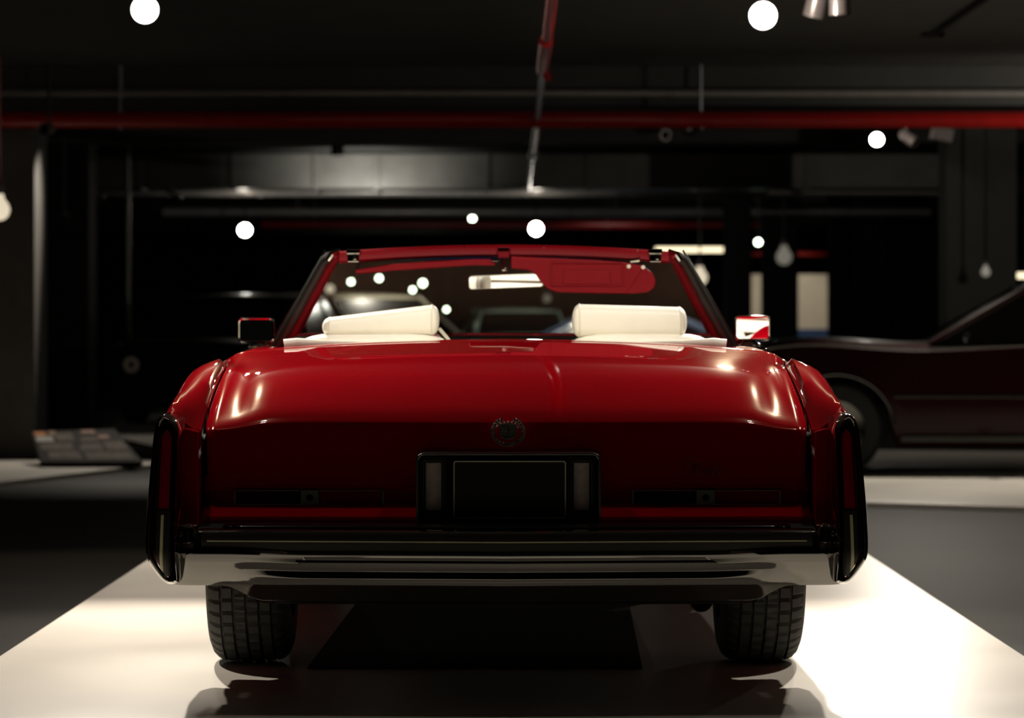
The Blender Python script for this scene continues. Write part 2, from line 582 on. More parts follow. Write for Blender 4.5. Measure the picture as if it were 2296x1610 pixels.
# ---- chrome script badge, hand-written strokes ("Eldorado")
st = [
    # E
    [(0.030, 0.93), (0.012, 1.0), (-0.012, 0.97), (-0.016, 0.78), (0.0, 0.62), (0.012, 0.58)],
    [(0.014, 0.58), (-0.010, 0.50), (-0.018, 0.25), (-0.006, 0.04), (0.014, 0.02), (0.028, 0.14)],
    [(-0.02, 0.90), (0.004, 1.04), (0.024, 1.0), (0.044, 1.06), (0.052, 0.94)],
    # l
    [(0.030, 0.10), (0.044, 0.55), (0.052, 0.92), (0.045, 0.98), (0.040, 0.55), (0.040, 0.10), (0.050, 0.04)],
    # d
    [(0.070, 0.42), (0.058, 0.45), (0.052, 0.22), (0.058, 0.04), (0.069, 0.10), (0.073, 0.42)],
    [(0.084, 0.98), (0.077, 0.62), (0.072, 0.28), (0.074, 0.05), (0.083, 0.06)],
    # o
    [(0.095, 0.44), (0.086, 0.40), (0.084, 0.14), (0.091, 0.03), (0.100, 0.16), (0.099, 0.38), (0.094, 0.44), (0.106, 0.40)],
    # r
    [(0.106, 0.04), (0.109, 0.44), (0.115, 0.42), (0.119, 0.46)],
    # a
    [(0.132, 0.40), (0.124, 0.44), (0.119, 0.20), (0.124, 0.03), (0.131, 0.16), (0.134, 0.42), (0.133, 0.10), (0.140, 0.03)],
    # d
    [(0.156, 0.42), (0.146, 0.44), (0.141, 0.20), (0.146, 0.03), (0.154, 0.12), (0.158, 0.42)],
    [(0.170, 0.92), (0.163, 0.60), (0.157, 0.26), (0.160, 0.04), (0.168, 0.06)],
    # o
    [(0.180, 0.44), (0.171, 0.40), (0.169, 0.14), (0.176, 0.03), (0.185, 0.16), (0.184, 0.38), (0.179, 0.44), (0.194, 0.44)],
]
sb = MB()
for s_ in st:
    ks = [(i, p) for i, p in enumerate(s_)]
    path = []
    for i in range((len(s_) - 1) * 4 + 1):
        x, z = catmull(ks, i / 4)
        path.append((0.510 + (x + 0.018) * 0.540, 0.2865 - 0.006, 0.640 + z * 0.037))
    sb.tube(path, 0.0013, 6)
sb.build('script_badge', M['chrome_dark'], LID)

# sides: quarter panels, doors, front fenders -------------------------------
side_keys = [
    (0.30, flat([(.886, .760), (.925, .775), (.945, .800), (.975, .805), (.998, .775), (1.006, .65), (1.004, .5), (.99, .42), (.95, .38)])),
    (0.35, flat([(.886, .782), (.928, .800), (.950, .822), (.980, .826), (1.001, .790), (1.008, .65), (1.006, .5), (.99, .42), (.95, .38)])),
    (0.45, flat([(.884, .818), (.912, .840), (.940, .850), (.972, .856), (1.0, .815), (1.010, .66), (1.008, .5), (.99, .40), (.95, .36)])),
    (0.62, flat([(.880, .872), (.900, .895), (.930, .896), (.966, .886), (1.0, .838), (1.012, .68), (1.010, .5), (.995, .36), (.95, .30)])),
    (0.80, flat([(.877, .916), (.893, .938), (.927, .932), (.967, .916), (1.002, .865), (1.013, .69), (1.011, .5), (.995, .36), (.95, .29)])),
    (1.0, flat([(.876, .948), (.890, .967), (.925, .958), (.968, .937), (1.004, .882), (1.014, .70), (1.012, .5), (.995, .36), (.95, .28)])),
    (1.3, flat([(.898, .953), (.910, .962), (.938, .952), (.972, .920), (1.002, .862), (1.014, .70), (1.012, .5), (.995, .35), (.94, .27)])),
    (1.62, flat([(.932, .955), (.940, .952), (.955, .940), (.980, .912), (1.002, .860), (1.014, .70), (1.012, .5), (.99, .34), (.93, .27)])),
    (1.74, flat([(.932, .957), (.940, .955), (.957, .943), (.980, .914), (1.002, .860), (1.014, .70), (1.012, .5), (.99, .34), (.93, .27)])),
    (1.92, flat([(.845, .985), (.885, .984), (.930, .966), (.970, .925), (1.0, .860), (1.013, .70), (1.012, .5), (.99, .34), (.93, .27)])),
    (3.3, flat([(.845, .975), (.885, .975), (.925, .960), (.965, .920), (.995, .860), (1.012, .70), (1.012, .5), (.99, .34), (.93, .27)])),
    (3.75, flat([(.73, .975), (.82, .980), (.89, .970), (.95, .935), (.99, .870), (1.01, .70), (1.01, .5), (.99, .34), (.93, .27)])),
    (5.0, flat([(.73, .935), (.80, .950), (.88, .948), (.94, .915), (.98, .855), (1.0, .68), (.995, .5), (.98, .35), (.93, .28)])),
    (5.55, flat([(.74, .880), (.80, .905), (.88, .905), (.93, .880), (.965, .82), (.985, .67), (.98, .5), (.97, .36), (.92, .30)])),
]
YR, YF, WR = 1.30, 4.50, 0.36


def arch(y):
    for yc in (YR, YF):
        d = abs(y - yc)
        if d < 0.43:
            return 0.34 + math.sqrt(0.43 ** 2 - d * d) * 0.88
    return 0


def side_row(y, sgn, n=30):
    pts = smooth_row(pairs(catmull(side_keys, y)), n)
    a = arch(y)
    out = []
    for x, z in pts:
        if z < a:
            z = a
        out.append((sgn * x, y, z))
    # inner flange at the top edge and return at the bottom
    top = out[0]
    bot = out[-1]
    first = (top[0] - sgn * 0.004, y, top[2] - 0.05)
    last = (bot[0] - sgn * 0.06, y, bot[2] + 0.02)
    return [first, top] + out[1:] + [last]


def yrange(a, b, st=0.03):
    n = max(2, int(round((b - a) / st)))
    return [a + (b - a) * i / n for i in range(n + 1)]


for sgn in (-1, 1):
    mb = MB()
    rr = [side_row(y, sgn) for y in yrange(0.30, 1.95)]
    # rear closing face of the quarter panel, between lid seam and lamp pod
    r0 = rr[0]
    inset = [(p[0] - sgn * 0.0, p[1] - 0.012, min(p[2], r0[1][2])) for p in r0]
    mb.grid(rr)
    mb.build('quarter_panel', M['paint'], CAR, ang=40, solid=0.006, inner=M['black'])
    # flat rear face
    f = MB()
    pts = [(0.884, 0.775), (0.905, 0.778), (0.928, 0.796), (0.945, 0.805), (0.945, 0.50), (0.884, 0.50)]
    f.prism([(sgn * p[0], p[1]) for p in pts], 0.285, 0.31)
    f.build('rear_fender_face', M['paint'], CAR, bevel=0.006, bseg=3)
    d = MB().grid([side_row(y, sgn) for y in yrange(1.956, 3.40, 0.06)])
    DOOR = d.build('door', M['paint'], CAR, ang=40, solid=0.006, inner=M['black'])
    MB().grid([side_row(y, sgn) for y in yrange(3.406, 5.55)]).build('front_fender', M['paint'], CAR, ang=40, solid=0.006, inner=M['black'])
    # chrome lower side moulding and door handle
    mo = MB()
    mo.box((sgn * 1.008, 1.75, 0.50), (sgn * 1.022, 4.05, 0.53))
    mo.build('side_molding', M['chrome'], CAR, bevel=0.004)
    MB().box((sgn * 1.0, 2.05, 0.80), (sgn * 1.03, 2.22, 0.825)).build('door_handle', M['chrome'], DOOR, bevel=0.005)
    # inner wheel houses
    for yc in (YR, YF):
        wh = MB()
        rows_ = []
        for xx in (0.55, 0.99):
            rows_.append([(sgn * xx, yc + 0.43 * math.cos(R(a)), 0.34 + 0.43 * 0.88 * math.sin(R(a))) for a in range(0, 181, 10)])
        wh.grid(rows_)
        wh.prism([(yc + 0.43 * math.cos(R(a)), 0.34 + 0.43 * 0.88 * math.sin(R(a))) for a in range(0, 181, 10)], sgn * 0.545, sgn * 0.55, plane='yz')
        wh.build('wheel_house', M['black'], CAR)

# tail panel: recess for the strip lamps, the lower red shelf
prof = [(0.335, 0.640), (0.335, 0.602), (0.345, 0.600), (0.345, 0.552), (0.318, 0.548), (0.225, 0.520), (0.222, 0.512), (0.222, 0.46)]
xs = [-0.875 + 1.75 * i / 40 for i in range(41)]
MB().grid([[(x, y + bow(x, 0.025), z) for (y, z) in prof] for x in xs]).build('tail_panel', M['paint'], CAR, ang=30, solid=0.01)
# black filler between body and bumper
MB().grid([[(x, y + bow(x, 0.05), z) for (y, z) in [(0.222, 0.508), (0.10, 0.500), (0.04, 0.490), (0.04, 0.42)]] for x in xs]).build('bumper_filler', M['black'], CAR, ang=30, solid=0.006)

# strip lamps with a small square crest block
def strip_lamp(x0, x1, c0, c1, mats):
    root_y = 0.316
    fr = MB()
    z0, z1 = 0.555, 0.598
    frame_ring(fr, [(x0, z0), (x1, z0), (x1, z1), (x0, z1)], [(x0 + .004, z0 + .003), (x1 - .004, z0 + .003), (x1 - .004, z1 - .0025), (x0 + .004, z1 - .0025)], root_y - 0.012, root_y + 0.02)
    fr.box((x0, root_y - 0.013, z0), (x0 + 0.006, root_y, z1))
    fr.box((x1 - 0.006, root_y - 0.013, z0), (x1, root_y, z1))
    F = fr.build('strip_lamp', M['satin'], CAR, bevel=0.001, bseg=2)
    for a, b_, mm_ in ((x0 + .004, c0, mats[0]), (c1, x1 - .004, mats[1])):
        l = MB().box((a, root_y - 0.004, z0 + .003), (b_, root_y + 0.015, z1 - .003))
        for i in range(5):
            xx = lerp(a, b_, (i + 0.5) / 5)
            l.box((xx - 0.015, root_y - 0.006, z0 + 0.010), (xx + 0.015, root_y - 0.004, z1 - 0.012))
        l.build('lens', mm_, F, bevel=0.0015, bseg=2)
    bl = MB().box((c0, root_y - 0.015, z0 - 0.001), (c1, root_y + 0.01, z1 + 0.001))
    B = bl.build('crest_block', M['chrome_dark'], F, bevel=0.002)
    cc = ((c0 + c1) / 2, 0.5765)
    mk = MB().lathe([(-0.0005, 0.0005), (-0.003, 0.004), (-0.001, 0.009), (0.001, 0.0115)], 'y', 20, (cc[0], root_y - 0.015, cc[1]))
    mk.build('crest_mark', M['gloss_black'], F)


strip_lamp(-0.79, -0.355, -0.597, -0.543, (M['lens_dark'], M['lens']))
strip_lamp(0.363, 0.795, 0.549, 0.605, (M['lens_dark'], M['lens']))

# license plate housing ------------------------------------------------------
hx0, hx1, hz0, hz1 = -0.2595, 0.2685, 0.5046, 0.711
outer = rrect(hx0, hz0, hx1, hz1, 0.022)
inner = rrect(hx0 + .008, hz0 + .004, hx1 - .008, hz1 - .006, 0.016)
hb = MB()
frame_ring(hb, outer, inner, 0.155, 0.34)
HOUSE = hb.build('plate_housing', M['satin'], CAR, bevel=0.003, bseg=3)
MB().prism(rrect(hx0 + .008, hz0 + .004, hx1 - .008, hz1 - .007, 0.016), 0.184, 0.33).build('plate_recess', M['gloss_black'], HOUSE)
px0, px1, pz0, pz1 = -0.1527, 0.1692, 0.524, 0.689
pb = MB().prism(rrect(px0, pz0, px1, pz1, 0.008), 0.162, 0.166)
PLATE = pb.build('license_plate', M['plate'], HOUSE)
frame_ring(MB(), rrect(px0, pz0, px1, pz1, 0.008), rrect(px0 + .004, pz0 + .004, px1 - .004, pz1 - .004, 0.005), 0.159, 0.164).build('plate_border', M['plate_edge'], HOUSE)
for (a, b_) in ((-0.2316, -0.187), (0.191, 0.2354)):
    rf = frame_ring(MB(), rrect(a - .010, 0.539, b_ + .010, 0.693, 0.008), rrect(a - .003, 0.546, b_ + .003, 0.685, 0.003), 0.164, 0.186)
    frame_ring(rf, rrect(a - .016, 0.531, b_ + .015, 0.699, 0.010), rrect(a - .013, 0.534, b_ + .012, 0.696, 0.008), 0.168, 0.186)
    rf.tube([((a + b_) / 2 - 0.008, 0.166, 0.530), ((a + b_) / 2, 0.164, 0.525), ((a + b_) / 2 + 0.008, 0.166, 0.530)], 0.002, 6)
    RL = rf.build('reverse_lamp', M['rubber_side'], CAR, bevel=0.0015, bseg=2)
    ln = MB()
    n_ = 26
    ln.grid([[(x, 0.172 + (0.0015 if i % 2 else 0), 0.547 + 0.137 * i / n_) for x in (a, b_)] for i in range(n_ + 1)])
    ln.build('lens', M['clear_lens'], RL, ang=80, solid=0.004)

# bumper -----------------------------------------------------------------------
cp = [(.10, .500), (.03, .503), (.004, .499), (-.002, .494), (-.002, .442), (-.014, .4408), (-.0215, .437), (-.022, .430), (-.0185, .4185), (-.0205, .4115),
      (-.018, .404), (-.0125, .388), (-.0125, .3835), (-.0185, .372), (-.0185, .366), (-.0155, .356), (-.010, .345), (.002, .334), (.030, .302), (.07, .290)]
ep = [(.10, .470), (.05, .472), (.000, .470), (-.018, .467), (-.026, .458), (-.030, .450), (-.032, .440), (-.031, .432), (-.030, .424), (-.029, .416),
      (-.027, .408), (-.025, .400), (-.023, .392), (-.020, .384), (-.017, .376), (-.014, .368), (-.010, .360), (-.006, .352), (.00, .345), (.03, .343)]


def sstep(a, b, x):
    t = max(0, min(1, (x - a) / (b - a)))
    return t * t * (3 - 2 * t)


def bumper_prof(x):
    ax = abs(x)
    tt = sstep(0.862, 0.885, ax)      # top notch
    tb = sstep(0.55, 0.80, ax)        # bottom sweep
    tb2 = sstep(0.685, 0.80, ax)
    out = []
    for i in range(len(cp)):
        if i <= 4:
            t = tt
        elif i < 15:
            t = max(tb * 0.95, tt)
        else:
            t = tb2
        y = lerp(cp[i][0], ep[i][0], t)
        z = lerp(cp[i][1], ep[i][1], t)
        out.append((y, z))
    return out


xs = sorted(set([-0.955 + 1.91 * i / 100 for i in range(101)] + [s * v for s in (-1, 1) for v in (0.862, 0.868, 0.874, 0.880, 0.885)] + [0]))
rows = []
for x in xs:
    yy = bow(x, 0.075) + 0.035
    # ends curl forward around the corner
    if abs(x) > 0.90:
        yy += ((abs(x) - 0.90) / 0.055) ** 2 * 0.05
    rows.append([(x, yy + y, z) for (y, z) in bumper_prof(x)])
BUMP = MB().grid(rows).build('rear_bumper', M['chrome'], CAR, ang=32, solid=0.01)
# rubber strip with its cream line
def bstrip(z0, z1, y0, xa, n=60, thick=0.012, rc=0.014):
    r = []
    for i in range(n + 1):
        x = lerp(-xa, xa, i / n)
        yy = bow(x, 0.075) + 0.035
        r.append((x, yy))
    mbs = MB()
    sec = [(y0 + thick, z0), (y0 + 0.003, z0), (y0, z0 + 0.004), (y0, z1 - 0.004), (y0 + 0.003, z1), (y0 + thick, z1)]
    mbs.grid([[(x, yy + y, z) for (y, z) in sec] for (x, yy) in r])
    for (x, yy) in (r[0], r[-1]):
        mbs.add([(x, yy + y, z) for (y, z) in sec], [tuple(range(6))])
    return mbs


RUB = bstrip(0.4425, 0.4945, -0.014, 0.858).build('rub_strip', M['rubber'], BUMP, ang=40)
bstrip(0.4685, 0.4725, -0.0158, 0.842, thick=0.004).build('rub_strip_line', M['white_line'], BUMP, ang=40)
# thin bright beads above and below the strip
MB().tube([(x, bow(x, 0.075) + 0.035 - 0.006, 0.4975) for x in [lerp(-0.865, 0.865, i / 40) for i in range(41)]], 0.0028, 8).build('bumper_bead', M['chrome'], BUMP)
# step pad plate on top of bumper, just behind
MB().grid([[(x, y + bow(x, 0.06) + 0.03, z) for (y, z) in [(0.15, 0.515), (0.05, 0.512), (0.035, 0.505)]] for x in [lerp(-0.80, 0.80, i / 30) for i in range(31)]]).build('bumper_top_plate', M['gloss_black'], BUMP, solid=0.004)
# connecting knuckles beside the pods
for sgn in (-1, 1):
    k = MB()
    k.tube([(sgn * 0.895, 0.03, 0.500), (sgn * 0.895, 0.03, 0.468)], [0.020, 0.022], 16)
    k.ball((sgn * 0.895, 0.03, 0.500), 0.020, 16, 10)
    k.tube([(sgn * 0.918, 0.02, 0.486), (sgn * 0.918, 0.02, 0.42)], [0.012, 0.012], 12)
    k.ball((sgn * 0.918, 0.02, 0.486), 0.012, 14, 8)
    k.build('bumper_knuckle', M['chrome'], BUMP)
# lower valance behind, darker
MB().grid([[(x, y + bow(x, 0.06), z) for (y, z) in [(0.09, 0.34), (0.10, 0.292), (0.20, 0.288), (0.5, 0.30)]] for x in [lerp(-0.66, 0.66, i / 20) for i in range(21)]]).build('rear_valance', M['black'], CAR, solid=0.005)

# tail-lamp pods -----------------------------------------------------------------
def pod(sgn):
    def off(z):
        return -0.045 + 0.115 * sstep(0.40, 0.85, z) + 0.06 * sstep(0.44, 0.33, z)
    outl = [(.914, .372), (.926, .352), (.950, .347), (.972, .362), (.996, .400), (1.011, .440), (1.012, .52), (1.008, .62), (1.003, .72),
            (.998, .775), (.990, .806), (.976, .823), (.960, .824), (.940, .812), (.928, .790), (.921, .76), (.918, .66), (.917, .52)]
    cxm = 0.966
    # nested outlines from the skirt to the lens well
    def scaled(d):
        o = []
        n = len(outl)
        for i, p in enumerate(outl):
            a = Vector(outl[i - 1])
            c = Vector(outl[(i + 1) % n])
            t = (c - a).normalized()
            nrm = Vector((-t.y, t.x))
            o.append((p[0] + nrm.x * d, p[1] + nrm.y * d))
        return o
    rows_ = []
    for d, dy in ((0, 0.42), (0, 0.06), (0.001, 0.025), (0.005, 0.008), (0.010, 0.0), (0.013, 0.002), (0.015, 0.010), (0.017, 0.012), (0.0175, 0.030)):
        rows_.append([(sgn * p[0], off(p[1]) + dy if dy < 0.4 else 0.34, p[1]) for p in smooth_closed(scaled(d), 72)])
    P_ = MB().grid(rows_, close_u=True).build('lamp_pod', M['chrome'], CAR, ang=60)
    # lens, rubber and line inserts follow the lean of the pod
    def insert(x0, x1, z0, z1, dy, name, m, th=0.012, rx=0.0):
        nz = 16
        mb_ = MB()
        rws = []
        for i in range(nz + 1):
            z = lerp(z0, z1, i / nz)
            e = 0.0
            q = i / nz
            if rx:
                e = rx * (1 - math.sqrt(max(0, 1 - max(0, (q - 0.88) / 0.12) ** 2)))
            lean = -0.006 * (0.8 - z) / 0.45
            xa_, xb_ = x0 + e - lean * 0.3, x1 - e - lean
            if z < 0.45:
                xb_ = min(xb_, lerp(0.952, 0.992, (z - 0.36) / 0.09))
            y = off(z) + dy
            rws.append([(sgn * xa_, y + th, z), (sgn * xa_, y + 0.002, z), (sgn * (xa_ + 0.002), y, z), (sgn * (xb_ - 0.002), y, z), (sgn * xb_, y + 0.002, z), (sgn * xb_, y + th, z)])
        mb_.grid(rws)
        mb_.add(rws[0], [tuple(range(6))])
        mb_.add(rws[-1], [tuple(range(6))])
        return mb_.build(name, m, P_, ang=50)
    insert(0.938, 0.990, 0.372, 0.806, 0.016, 'lamp_well', M['gloss_black'], rx=0.01)
    insert(0.946, 0.974, 0.562, 0.782, 0.007, 'lens', M['lens'], rx=0.012)
    insert(0.941, 0.976, 0.374, 0.555, 0.004, 'rubber_insert', M['rubber'])
    insert(0.9585, 0.9645, 0.384, 0.545, 0.0015, 'insert_line', M['white_line'], th=0.004)
    insert(0.941, 0.977, 0.5565, 0.5605, 0.002, 'lens_divider', M['chrome'], th=0.01)
    # small reflector studs and the inner trim bead
    MB().tube([(sgn * (0.979 + 0.006 * (0.8 - z) / 0.45), off(z) + 0.002, z) for z in [lerp(0.56, 0.79, i / 12) for i in range(13)]], 0.0028, 8).build('lens_bead', M['chrome'], P_)
    # painted filler between pod and fender
    MB().prism([(sgn * .884, .50), (sgn * .928, .50), (sgn * .932, .782), (sgn * .905, .776), (sgn * .884, .770)], 0.21, 0.30).build('fender_end_cap', M['paint'], CAR, bevel=0.006)


def smooth_closed(pts, n):
    keys = []
    m = len(pts)
    ext = [pts[(i - 2) % m] for i in range(m + 5)]
    ks = [(i, p) for i, p in enumerate(ext)]
    return [tuple(catmull(ks, 2 + m * i / n)) for i in range(n)]


pod(-1)
pod(1)

# front deck strip (between lid and cabin) and cabin surround ---------------------
def tonneau_z(x):
    ks = [(0, [1.023]), (.35, [1.016]), (.72, [.997]), (.82, [.988]), (.89, [.977]), (.925, [.955])]
    return catmull(ks, abs(x))[0]


xs = [lerp(-0.925, 0.925, i / 60) for i in range(61)]
MB().grid([[(x, y, tonneau_z(x) + dz) for (y, dz) in [(1.626, 0), (1.66, 0.0025), (1.70, 0.005), (1.735, 0.006), (1.748, -0.002), (1.75, -0.02), (1.75, -0.10)]] for x in xs]).build('rear_deck_panel', M['paint'], CAR, solid=0.005)
MB().tube([(x, 1.745, tonneau_z(x) - 0.001) for x in [lerp(-0.90, 0.90, i / 40) for i in range(41)]], 0.006, 8).build('deck_edge_trim', M['rubber_side'], CAR)
# hood
hrows = []
for y in yrange(3.72, 5.55, 0.09):
    t = (y - 3.72) / 1.83
    zc = lerp(0.99, 0.93, t ** 1.6)
    hrows.append([(x, y, zc - 0.012 * (abs(x) / 0.72) ** 3 + 0.012 * math.exp(-(x / 0.10) ** 2)) for x in [lerp(-0.722, 0.722, i / 24) for i in range(25)]])
MB().grid(hrows).build('hood', M['paint'], CAR, solid=0.01)
MB().box((-0.73, 3.55, 0.93), (0.73, 3.715, 0.985)).build('cowl', M['gloss_black'], CAR, bevel=0.01)
# front end
MB().box((-0.95, 5.42, 0.42), (0.95, 5.56, 0.86)).build('grille_panel', M['chrome_dark'], CAR, bevel=0.03)
MB().box((-1.0, 5.54, 0.30), (1.0, 5.68, 0.50)).build('front_bumper', M['chrome'], CAR, bevel=0.04)
for x in (-0.82, -0.60, 0.60, 0.82):
    MB().box((x - 0.09, 5.55, 0.62), (x + 0.09, 5.58, 0.78)).build('headlight', M['clear_lens'], CAR, bevel=0.01)
# floor pan / underbody
MB().box((-0.88, 0.45, 0.36), (0.88, 5.4, 0.42)).box((-0.54, 0.30, 0.30), (0.54, 1.0, 0.42)).build('underbody', M['black'], CAR, bevel=0.01)
MB().tube([(-0.72, YR, 0.33), (0.72, YR, 0.33)], 0.04, 12).build('rear_axle', M['black'], CAR)
# cabin tub
tub = MB()
tub.box((-0.80, 1.75, 0.42), (0.80, 3.6, 0.45))
tub.box((-0.80, 1.75, 0.42), (0.80, 1.80, 0.94))
tub.build('cabin_floor', M['paint_in'], CAR)

# wheels ---------------------------------------------------------------------------
def wheel(cx, cy, r, sgn, parent, fine=True):
    w2 = 0.128
    ribs = [(-w2, 0.62), (-w2 - 0.004, 0.74), (-w2 + 0.0, 0.86), (-w2 + 0.010, 0.93), (-w2 + 0.024, 0.968)]
    prof_ = [(a, r * q) for a, q in ribs]
    grooves = (-0.078, -0.040, 0.0, 0.040, 0.078)
    tread = []
    x_ = -w2 + 0.030
    pts = [(-w2 + 0.034, 0.982)]
    for g in grooves:
        for dx, q in ((-0.0045, 1.0), (-0.0035, 0.972), (0.0035, 0.972), (0.0045, 1.0)):
            xx = g + dx
            crown = 1.0 - 0.010 * (xx / 0.09) ** 2
            pts.append((xx, q * crown if q == 1.0 else q * crown))
    pts.append((w2 - 0.034, 0.982))
    prof_ += [(a, r * q) for a, q in pts]
    prof_ += [(-a, q * r) for a, q in ribs[::-1]]
    seg = 240 if fine else 48

    def rf(a, rad, k):
        aa = abs(a)
        if fine and rad > 0.955 * r and not any(abs(aa - abs(g)) < 0.004 for g in grooves):
            ph = k + (3 if aa < 0.03 else 0) + (1 if aa > 0.08 else 0)
            if ph % 5 == 0:
                return rad - 0.009
        return rad
    W = MB()
    W.lathe([(-0.10, r * 0.62), (-0.09, r * 0.58), (0.09 * 0, r * 0.50), (0.02, r * 0.1), (0.02, 0.001)], 'x', 36)
    rim = W.build('wheel', M['chrome_dark'], parent)
    rim.location = (cx, cy, r)
    rim.rotation_euler = (0, 0, PI if sgn < 0 else 0)
    T = MB().lathe(prof_, 'x', seg, rfun=rf)
    # close inner side
    T.build('tire', M['tire'], rim, ang=25)
    H = MB().lathe([(0.10, r * 0.60), (0.115, r * 0.58), (0.112, r * 0.40), (0.13, r * 0.20), (0.14, r * 0.14), (0.142, 0.001)], 'x', 36)
    H.build('hubcap', M['chrome'], rim)
    bd = MB().lathe([(-0.12, r * 0.62), (-0.06, r * 0.5), (-0.06, 0.001)], 'x', 36)
    bd.build('brake_drum', M['black'], rim)
    return rim


for sgn in (-1, 1):
    wheel(sgn * 0.808, YR, WR, sgn, CAR)
    wheel(sgn * 0.808, YF, WR, sgn, CAR, fine=False)

# exhaust --------------------------------------------------------------------------
ex_ = MB()
ex_.tube([(0.575, 1.2, 0.32), (0.572, 0.75, 0.298), (0.57, 0.50, 0.285)], [0.028, 0.030, 0.033], 16, cap=False)
ex_.tube([(0.57, 0.50, 0.285), (0.57, 0.44, 0.276), (0.57, 0.40, 0.270)], [0.033, 0.034, 0.036], 16, cap=False)
ex_.build('tailpipe', M['exhaust'], CAR, solid=0.003)
mf = MB().tube([(0.41, 1.5, 0.30), (0.41, 1.52, 0.24), (0.41, 1.55, 0.235), (0.41, 2.1, 0.235)], [0.02, 0.07, 0.085, 0.085], 18)
mf.build('muffler', M['muffler'], CAR)

# windshield ------------------------------------------------------------------------
# opening: top at y=3.10, base at y=3.66
def ws(u, v):
    """u -1..1 across, v 0 bottom..1 top"""
    xb, xt = 0.845, 0.622
    x = u * lerp(xb, xt, v)
    bowy = 0.16 * (1 - u * u)
    y = lerp(3.56, 3.04, v) + bowy * lerp(1.0, 0.75, v)
    z = lerp(0.985, 1.350 + 0.012 * (1 - u * u), v)
    return (x, y, z)


MB().grid([[ws(lerp(-1, 1, i / 24), j / 10) for i in range(25)] for j in range(10)]).build('windshield', M['glass'], CAR)
MB().grid([[ws(lerp(-1, 1, i / 24), 0.9 + j * 0.03) for i in range(25)] for j in range(4)]).build('windshield_tint_band', M['tint'], CAR)
# header bar
def header(x):
    return (x, 3.02 + 0.12 * (1 - (x / 0.62) ** 2), 1.322 + 0.028 * (1 - (x / 0.62) ** 2))


sec = [(-0.035, -0.010), (-0.03, 0.014), (-0.01, 0.027), (0.02, 0.027), (0.045, 0.015), (0.045, -0.006), (0.0, -0.016), (-0.025, -0.018)]
hr = MB()
rows = []
for i in range(41):
    x, y, z = header(lerp(-0.615, 0.615, i / 40))
    rows.append([(x, y + a, z + b_) for a, b_ in sec])
hr.grid(rows, close_u=True)
hr.add(rows[0], [tuple(range(8))])
hr.add(rows[-1], [tuple(range(8))])
HEAD = hr.build('windshield_header', M['paint_in'], CAR, ang=50)
MB().tube([(lerp(-0.60, 0.60, i / 30), header(lerp(-0.60, 0.60, i / 30))[1] + 0.05, header(lerp(-0.60, 0.60, i / 30))[2] + 0.020) for i in range(31)], 0.009, 8).build('header_seal', M['rubber_side'], HEAD)
for sx in (-1, 1):
    L = MB()
    x, y, z = header(sx * 0.565)
    L.box((x - 0.022, y - 0.043, z - 0.018), (x + 0.022, y - 0.02, z + 0.012))
    L.box((x - 0.026, y - 0.045, z + 0.012), (x + 0.026, y + 0.03, z + 0.031))
    L.box((x - 0.010 + 0.01, y - 0.05, z - 0.010), (x + 0.014, y - 0.04, z + 0.004))
    L.build('top_latch', M['chrome'], HEAD, bevel=0.003)
    x, y, z = header(sx * 0.60)
    # red inner pillar and black outer seal
    for nm, mm_, dx, dy, rad in (('windshield_pillar', M['paint_in'], 0.0, 0.0, (0.021, 0.017)), ('pillar_seal', M['rubber_side'], 0.030, 0.03, (0.030, 0.021))):
        pth = []
        rads = []
        for j in range(13):
            t = j / 12
            p = ws(sx * 1.0, t)
            pth.append((p[0] + sx * dx * lerp(1.35, 1, t), p[1] - 0.012 + dy, p[2] - (0.02 if t == 1 else 0)))
            rads.append(lerp(rad[0], rad[1], t))
        MB().tube(pth, rads, 12).build(nm, mm_, CAR)
    pth = []
    for j in range(11):
        t = j / 10
        p = ws(sx * 1.0, t)
        pth.append((p[0] + sx * 0.057 * lerp(1.35, 0.9, t), p[1] + 0.03, p[2] + 0.004))
    MB().tube(pth, 0.004, 8).build('pillar_trim', M['gloss_black'], CAR)
    MB().tube([(sx * 0.66, 3.03, 1.315), (sx * 0.645, 3.03, 1.338), (sx * 0.615, 3.04, 1.350)], [0.010, 0.014, 0.010], 10).build('corner_trim', M['chrome'], HEAD)
for x in (-0.45, -0.15, 0.15, 0.50):
    h = header(x)
    MB().ball((h[0], h[1] - 0.022, h[2] + 0.018), 0.0045, 10, 8).build('header_screw', M['chrome'], HEAD)

# mirror mount and rear-view mirror
hx = header(-0.003)
mtm = MB().box((-0.024, hx[1] - 0.05, hx[2] - 0.024), (0.020, hx[1] - 0.03, hx[2] + 0.018))
mtm.build('mirror_bracket', M['paint_in'], CAR, bevel=0.004)
mb_ = MB()
mb_.box((-0.022, hx[1] - 0.058, hx[2] + 0.004), (0.018, hx[1] - 0.045, hx[2] + 0.014))
mb_.tube([(-0.002, 3.09, 1.32), (0.0, 3.07, 1.285), (0.003, 3.05, 1.262)], [0.008, 0.010, 0.006], 10)
mb_.ball((0.0, 3.065, 1.283), 0.016, 14, 10)
mb_.build('mirror_stalk', M['chrome'], CAR)
rot = Matrix.Rotation(R(-2.0), 3, 'Y') @ Matrix.Rotation(R(-10), 3, 'Z') @ Matrix.Rotation(R(7), 3, 'X')
mc = Vector((0.005, 3.03, 1.236))


def placed(mb, c, rot):
    mb.v = [tuple(rot @ Vector(p) + c) for p in mb.v]
    return mb


RV = placed(MB().prism(rrect(-0.143, -0.027, 0.143, 0.027, 0.012), 0.004, 0.018), mc, rot).build('rear_view_mirror', M['chrome_dark'], CAR, bevel=0.004)
placed(MB().prism(rrect(-0.139, -0.023, 0.139, 0.023, 0.010), 0.001, 0.005), mc, rot).build('mirror_glass', M['mirror'], RV)

# sun visors
kY = FPX / 12.06


